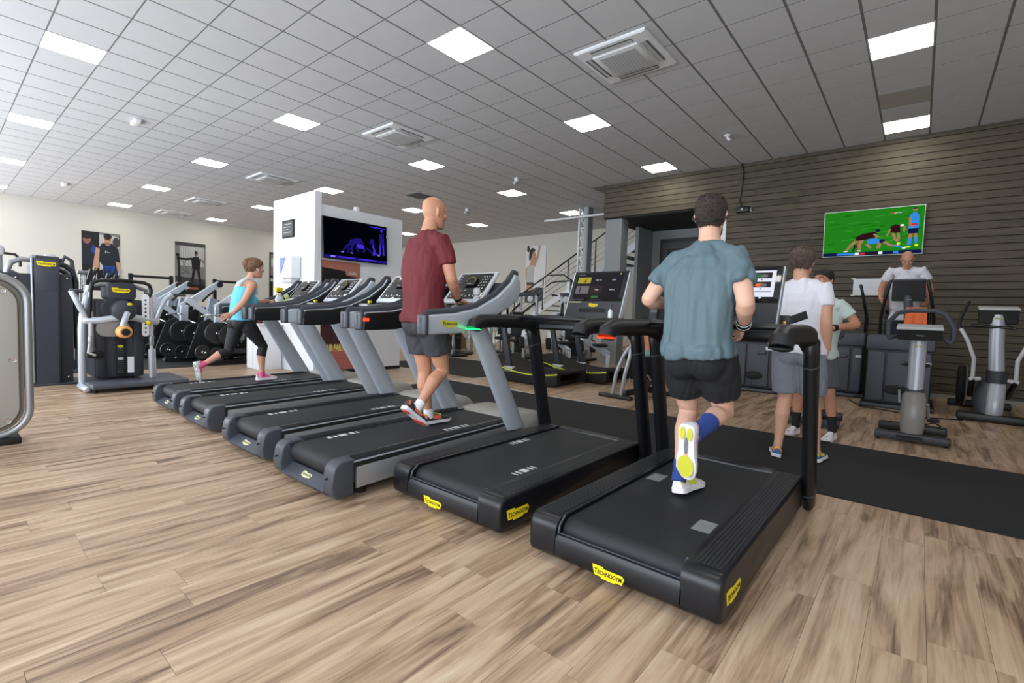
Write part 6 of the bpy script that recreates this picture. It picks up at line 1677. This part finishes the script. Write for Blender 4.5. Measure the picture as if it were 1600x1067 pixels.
# ---- the walking man in dark red
J = dict(hip=(-2.95, 2.475, 1.11), waist=(-2.95, 2.46, 1.33), neck=(-2.95, 2.49, 1.79), head=(-2.95, 2.535, 1.945), headF=(.10, 1, -.06), shL=(-3.135, 2.50, 1.70), shR=(-2.765, 2.47, 1.70), elL=(-3.22, 2.52, 1.43), elR=(-2.715, 2.52, 1.425), wrL=(-3.13, 2.68, 1.285), wrR=(-2.815, 2.69, 1.285),
         hipL=(-3.035, 2.48, 1.07), hipR=(-2.865, 2.48, 1.07), knL=(-3.03, 2.55, .70), knR=(-2.87, 2.60, .71), anL=(-3.03, 2.60, .345), anR=(-2.87, 2.36, .46), heelL=(-3.03, 2.55, .262), toeL=(-3.02, 2.83, .262), heelR=(-2.87, 2.215, .455), toeR=(-2.86, 2.43, .285))
q = Person('bald man in a dark red t-shirt walking on the nearest silver treadmill', J, SK_C, k=1.02, voxel=.0055, arm_k=1.02)
q.body({'L': ((.25, .9, -.25), (.1, -.2, -1), (1, .2, 0), .55), 'R': ((-.05, .9, -.30), (0, -.2, -1), (-1, .2, 0), .55)})
q.shirt(cloth('dark red jersey', (100, 26, 34), 500, .25, .75), hem=.140, sleeve=.60, grow=.020, wr=(.009, (13, 13, 3.4)), flare=.026)
q.shorts(cloth('charcoal shorts', (58, 59, 64), 500, .3, .8, .12), leg=.58, grow=.014, wide=.026, wr=(.010, (13, 13, 4)), top=.22)
q.head.eyes(q.root)
for o in list(q.root.children):
    if o.name.split('.')[0] in ('eye', 'eyebrow', 'lips'): q.rebase(o); [q.rebase(g) for g in o.children]
q.band(V(J['elR']), V(J['wrR']), .90, 1.0, .0335, 'wristband', M_DARK)
q.sock('L', M_WHITE, .88, 1.08); q.sock('R', M_WHITE, .88, 1.08)
M_SHD = mat('dark shoe mesh', (52, 54, 60), .7); M_CORAL = mat('coral accent', (226, 112, 80), .5); M_REDS = mat('red sole accent', (214, 70, 62), .5)
q.shoe('L', M_SHD, M_SHW, M_CORAL, lace=M_LIME)
q.shoe('R', M_SHD, M_SHW, M_CORAL, lace=M_LIME, outsole=(M_REDS, [(.14, .0, .10, .03), (.66, -.02, .14, .02), (.74, .02, .14, .02)]))

# ---- the woman in turquoise
J = dict(hip=(-6.28, 2.425, 1.00), waist=(-6.28, 2.42, 1.17), neck=(-6.28, 2.515, 1.498), head=(-6.28, 2.565, 1.632), headF=(.02, 1, -.05), shL=(-6.435, 2.55, 1.432), shR=(-6.125, 2.485, 1.425), elL=(-6.50, 2.60, 1.195), elR=(-6.06, 2.36, 1.215), wrL=(-6.43, 2.80, 1.245), wrR=(-6.03, 2.225, 1.075),
         hipL=(-6.365, 2.41, .955), hipR=(-6.195, 2.44, .955), knL=(-6.36, 2.30, .61), knR=(-6.19, 2.635, .68), anL=(-6.365, 2.035, .475), anR=(-6.19, 2.62, .345), heelL=(-6.365, 1.935, .50), toeL=(-6.365, 1.985, .275), heelR=(-6.19, 2.56, .262), toeR=(-6.19, 2.815, .264))
w = Person('woman in a turquoise tank top and black leggings striding on the farthest treadmill', J, SK_B, female=True, k=1.0, voxel=.0055, arm_k=.86, leg_k=.92, hs=.93)
w.body({'L': ((.1, .9, -.1), (0, 0, -1), (1, 0, 0), .6), 'R': ((-.05, -.85, -.35), (-.9, .1, .1), (0, -.2, -1), .15)})
w.leggings(cloth('black leggings', (24, 24, 30), 600, .1, .7), .36)
M_TURQ = cloth('turquoise jersey', (96, 190, 214), 500, .2, .7)
mb = MB(); w.torso(mb, .16, .83, lambda t: .008 + .010 * max(0, (.4 - t) / .4))
x_, f_, u_ = w.axes(.66)
for s_ in (-1, 1): mb.ball(w.spine(.64) + f_ * .088 + x_ * s_ * .062, .066, 10)
w.add('tank_top', remeshed(mb.bm, .008, 4, 'tank_top', (.004, (16, 16, 6))), M_TURQ)
M_PALE = cloth('pale aqua trim', (206, 226, 232))
for s_ in (-1, 1):
    mb = MB(); a_ = w.spine(.76); b_ = w.J['shR' if s_ > 0 else 'shL']; nk = w.J['neck']
    top = lerp(nk, b_, .55) + V((0, 0, .030))
    mb.tube([a_ - f_ * .098 + x_ * s_ * .05, lerp(a_, top, .6) - f_ * .090 + x_ * s_ * .05, top - f_ * .03 + V((0, 0, .012)), top + f_ * .045, a_ + f_ * .105 + x_ * s_ * .08], .015, 10, flat=(1.4, .45)); w.addmb('strap', mb, M_PALE)
w.rebase(w.head.shell('hair', HAIR_B, w.root, hair_mask(-.060, -.015, .062), .020, rough=.014, seed=4, tufts=1600, tuft_len=.03))
mb = MB(); hd = w.head
for k_ in range(7):
    a = k_ * 2 * PI / 7; mb.ball(hd.p(.022 * math.cos(a), -.115, .052 + .024 * math.sin(a)), .026, 8)
mb.ball(hd.p(0, -.125, .05), .032, 10); w.addmb('hair_bun', mb, HAIR_B)
mb = MB(); mb.tube([hd.p(.080 * math.cos(a), .0 + .098 * math.sin(a), .066 - .02 * math.sin(a) * -1 - .02) for a in [2 * PI * i / 20 for i in range(21)]], .009, 8, flat=(.35, 1.5) if False else (1, 1), round_=False); w.addmb('headband', mb, M_DARK)
mb = MB(); mb.ball(hd.p(.084, .004, -.012), .010, 8); mb.tube([hd.p(.086, .006, -.014), hd.p(.084, .02, -.04)], .004, 6); w.addmb('earbud', mb, M_WHITE)
hd.eyes(w.root)
for o in list(w.root.children):
    if o.name.split('.')[0] in ('eye', 'eyebrow', 'lips'): w.rebase(o); [w.rebase(g) for g in o.children]
M_PK = mat('hot pink', (232, 84, 140), .5); M_FLW = mat('flowered shoe', (214, 190, 196), .6, var=.5, vscale=60)
w.sock('R', M_PK, .92, 1.1); w.sock('L', M_PK, .92, 1.1)
w.shoe('R', M_FLW, M_SHW, M_PK, width=.043); w.shoe('L', M_FLW, M_SHW, M_PK, outsole=(mat('patterned outsole', (150, 170, 160), .6, var=.6, vscale=70), [(.74, 0, .18, .038), (.45, 0, .10, .028), (.16, 0, .13, .03)]), width=.043)

# ---- the standing man in the white t-shirt, back to the camera
J = dict(hip=(-.785, 4.80, .93), waist=(-.785, 4.80, 1.15), neck=(-.80, 4.785, 1.548), head=(-.805, 4.815, 1.715), headF=(.35, 1, -.02), shL=(-.962, 4.80, 1.470), shR=(-.618, 4.76, 1.470), elL=(-1.03, 4.76, 1.18), elR=(-.588, 4.70, 1.19), wrL=(-1.00, 4.84, .955), wrR=(-.578, 4.79, .975),
         hipL=(-.878, 4.80, .89), hipR=(-.692, 4.80, .89), knL=(-.872, 4.83, .52), knR=(-.664, 4.86, .52), anL=(-.895, 4.77, .098), anR=(-.615, 4.83, .098), heelL=(-.893, 4.715, .012), toeL=(-.955, 4.975, .012), heelR=(-.605, 4.775, .012), toeR=(-.585, 5.045, .012))
s = Person('standing man in a white t-shirt and grey shorts, seen from behind on the mat', J, SK_B, k=1.02, voxel=.006, arm_k=1.0, leg_k=1.05)
s.body({'L': ((.35, .25, -.8), (1, 0, .2), (0, 1, 0), .3), 'R': ((-.15, .25, -.9), (-1, 0, 0), (0, 1, 0), .3)})
M_WT = cloth('white tee', (222, 222, 232), 500, .2, .85)
s.shirt(M_WT, hem=.135, sleeve=.52, grow=.024, wr=(.009, (11, 11, 2.6)), flare=.024)
s.shorts(cloth('heather grey shorts', (126, 131, 142), 700, .3, .9, .1), leg=.84, grow=.014, wide=.020, wr=(.005, (12, 12, 6)))
s.rebase(s.head.shell('hair', HAIR_G, s.root, hair_mask(-.105, -.035, .055), .017, rough=.009, seed=2, tufts=2600, tuft_len=.026))
s.head.eyes(s.root)
for o in list(s.root.children):
    if o.name.split('.')[0] in ('eye', 'eyebrow', 'lips'): s.rebase(o); [s.rebase(g) for g in o.children]
M_BLS = mat('blue shoe', (64, 92, 150), .6); M_ORL = mat('amber lace', (232, 166, 64), .6)
s.shoe('L', M_BLS, M_SHW, M_ORL, lace=M_ORL); s.shoe('R', M_BLS, M_SHW, M_LIME, lace=M_ORL)
mb = MB(); mb.box(tuple(V(J['wrL']) + V((-.05, -.03, -.025))), tuple(V(J['wrL']) + V((.05, .03, .005))), .008); s.addmb('pocket_towel', mb, M_WHITE)

# ---- the bearded man he talks to
J = dict(hip=(-.80, 5.92, .86), waist=(-.80, 5.92, 1.06), neck=(-.785, 5.90, 1.455), head=(-.785, 5.87, 1.618), headF=(-.45, -1, -.02), shL=(-.625, 5.90, 1.382), shR=(-.95, 5.90, 1.382), elL=(-.475, 5.93, 1.185), elR=(-1.03, 5.90, 1.11), wrL=(-.65, 5.73, 1.150), wrR=(-.90, 5.72, 1.05),
         hipL=(-.715, 5.92, .82), hipR=(-.89, 5.92, .82), knL=(-.665, 5.88, .475), knR=(-.945, 5.88, .475), anL=(-.622, 5.90, .105), anR=(-.95, 5.90, .10), heelL=(-.615, 5.955, .0095), toeL=(-.66, 5.685, .0095), heelR=(-.945, 5.955, .0095), toeR=(-1.01, 5.69, .0095))
b = Person('dark haired bearded man in a pale mint t-shirt facing the standing man', J, SK_D, k=.97, voxel=.0065)
b.body({'L': ((-.8, -.5, -.15), (0, .6, -.7), (0, -.5, .8), .5), 'R': ((.5, -.5, .1), (0, .6, -.7), (0, -.5, .8), .5)})
b.shirt(cloth('pale mint jersey', (196, 212, 208), 500, .2, .85), hem=.07, sleeve=.55, grow=.020, wr=(.007, (11, 11, 3)), flare=.018)
b.shorts(cloth('dark grey shorts', (82, 84, 90), 500, .3, .85), leg=.84, grow=.014, wide=.022)
b.rebase(b.head.shell('hair', HAIR_K, b.root, hair_mask(-.062, .0, .062), .011, rough=.006, tufts=1200, tuft_len=.016)); b.rebase(b.head.shell('beard', HAIR_K, b.root, lambda z, a: ((-.042 - z) / .02 if math.sin(math.radians(a)) > -.15 else 0), .005, rough=.003))
b.head.eyes(b.root)
for o in list(b.root.children):
    if o.name.split('.')[0] in ('eye', 'eyebrow', 'lips'): b.rebase(o); [b.rebase(g) for g in o.children]
b.band(V(J['elL']), V(J['wrL']), .90, 1.02, .033, 'watch', M_DARK)
b.sock('L', M_DARK, .62, 1.05); b.sock('R', M_DARK, .62, 1.05)
b.shoe('L', M_SHW, M_SHW, M_LGREY); b.shoe('R', M_SHW, M_SHW, M_LGREY)

# ---- the man on the stair climber, facing the camera
J = dict(hip=(-.20, 9.72, 1.30), waist=(-.20, 9.70, 1.52), neck=(-.205, 9.53, 2.075), head=(-.205, 9.42, 2.195), headF=(.02, -.80, -.60), headU=(0, -.6, .8), shL=(-.015, 9.52, 2.035), shR=(-.395, 9.52, 2.035), elL=(.078, 9.60, 1.785), elR=(-.50, 9.60, 1.785), wrL=(.085, 9.42, 1.60), wrR=(-.49, 9.42, 1.60),
         hipL=(-.11, 9.72, 1.25), hipR=(-.29, 9.72, 1.25), knL=(-.10, 9.50, .90), knR=(-.30, 9.66, .83), anL=(-.10, 9.60, .47), anR=(-.30, 9.84, .40), heelL=(-.10, 9.66, .375), toeL=(-.10, 9.39, .375), heelR=(-.30, 9.90, .325), toeR=(-.30, 9.63, .325))
c_ = Person('bald man in a white t-shirt leaning on the rails of the stair climber', J, SK_C, k=1.0, voxel=.0065)
c_.body({'L': ((-.3, -.6, -.6), (-1, 0, 0), (0, -.5, .8), .9), 'R': ((.3, -.6, -.6), (1, 0, 0), (0, -.5, .8), .9)})
c_.shirt(cloth('white tee', (222, 222, 232)), hem=.12, sleeve=.55, grow=.022, wr=(.008, (12, 12, 3)), flare=.02)
c_.shorts(cloth('navy shorts', (34, 42, 66)), leg=.62, grow=.014, wide=.022)
c_.head.eyes(c_.root)
for o in list(c_.root.children):
    if o.name.split('.')[0] in ('eye', 'eyebrow', 'lips'): c_.rebase(o); [c_.rebase(g) for g in o.children]
c_.sock('L', M_WHITE, .70, 1.05); c_.sock('R', M_WHITE, .70, 1.05); c_.shoe('L', M_SHW, M_SHW, M_LGREY); c_.shoe('R', M_SHW, M_SHW, M_LGREY)

# ---- someone sitting on the flat bench, mostly hidden behind the treadmill arms
J = dict(hip=(-3.86, 8.78, .56), waist=(-3.90, 8.80, .74), neck=(-4.02, 8.90, 1.02), head=(-4.12, 8.92, 1.08), headF=(-.8, -.3, -.5), headU=(-.5, 0, .8), shL=(-4.06, 8.72, .98), shR=(-3.98, 9.06, .98), elL=(-4.16, 8.62, .78), elR=(-4.2, 9.02, .78), wrL=(-4.32, 8.72, .66), wrR=(-4.34, 8.95, .66),
         hipL=(-3.88, 8.69, .54), hipR=(-3.86, 8.88, .54), knL=(-4.28, 8.66, .52), knR=(-4.28, 8.92, .52), anL=(-4.25, 8.66, .10), anR=(-4.25, 8.92, .10), heelL=(-4.20, 8.66, .004), toeL=(-4.46, 8.66, .004), heelR=(-4.20, 8.92, .004), toeR=(-4.46, 8.92, .004))
m_ = Person('person in mint shorts bending over on the weight bench, mostly hidden', J, SK_C, k=.95, voxel=.008)
m_.body({'L': ((-.8, .1, -.4), (0, 0, -1), (0, 1, 0), .5), 'R': ((-.8, -.1, -.4), (0, 0, -1), (0, -1, 0), .5)})
m_.shirt(cloth('coral top', (206, 130, 96)), hem=.12, sleeve=.3); m_.shorts(cloth('mint shorts', (130, 188, 168)), leg=.5, top=.40)
m_.rebase(m_.head.shell('hair', HAIR_K, m_.root, hair_mask(), .011, rough=.006)); m_.shoe('L', M_SHD, M_SHW, M_LGREY); m_.shoe('R', M_SHD, M_SHW, M_LGREY)
# ------------------------------------------------------------------ small things resting on the machines
spray('white spray bottle with a yellow head on the farthest treadmill, beside the column', (-6.54, 2.99, 1.136))
spray('small yellow headed spray bottle on the third silver treadmill from the right', (-5.47, 2.93, 1.136), False)
spray('small yellow headed spray bottle on the second silver treadmill from the right', (-4.25, 2.85, 1.136), False)
spray('small yellow headed spray bottle between the hands of the walking man', (-2.94, 2.80, 1.136), False)
t = thing('water_bottle', 'clear plastic water bottle on the nearest silver treadmill console', 'bottle', (-2.718, 2.80, 1.136))
MB().lathe([(.001, 0), (.034, .002), (.036, .02), (.033, .07), (.036, .12), (.034, .15), (.016, .185)], (0, 0, 0)).build('body', mat('clear plastic', (214, 222, 228), .15, trans=.4), t); MB().lathe([(.018, .18), (.030, .19), (.030, .225), (.02, .24), (.001, .243)], (0, 0, 0)).build('cap', M_LGREY, t)
mb = MB(); rg = random.Random(8)
for k in range(9): mb.ball((rg.uniform(-.09, .09), rg.uniform(-.012, .012), rg.uniform(.045, .17)), rg.uniform(.034, .044), 8, (1, .8, .8))
me = remeshed(mb.bm, .007, 3, 'cleaning_cloth', (.006, (40, 40, 40)))
o = link('cleaning_cloth', me, cloth('pale green cloth', (196, 214, 150))); o.location = (-6.24, 2.985, 1.138)
tag(o, 'crumpled pale green cloth on the console of the farthest treadmill', 'cloth')
# phone and its box on the right arm of the nearest treadmill
t = thing('phone', 'black phone leaning on the right arm of the nearest black treadmill', 'phone', (-.525, 3.13, 1.192))
MB().box((-.045, -.033, .018), (.045, .033, .026), .003, rot=Matrix.Rotation(-.42, 3, 'Y') @ Matrix.Rotation(.75, 3, 'X')).build('body', M_GLASS_BLK, t)
t = thing('phone_mount', 'small black clip box standing beside the phone on the treadmill arm', 'clip', (-.625, 3.30, 1.1515))
MB().box((-.03, -.01, 0), (.03, .012, .075), .006).build('body', M_BLACK, t); MB().lathe([(.001, .004), (.010, .003), (.012, 0)], (0, -.010, .03), (V((1, 0, 0)), V((0, 0, 1)), V((0, -1, 0))), 12).build('button', mat('brass', (196, 160, 90), .3, metal=.8), t)
t = thing('spray_clip', 'clear small bottle clipped beside the middle console', 'bottle', (-1.83, 3.36, 1.163))
MB().lathe([(.001, 0), (.018, .002), (.018, .06), (.008, .08)], (0, 0, 0)).build('body', mat('clear spray', (206, 216, 214), .2), t); MB().lathe([(.010, .08), (.012, .11), (.001, .112)], (0, 0, 0)).build('cap', M_ANTH, t)
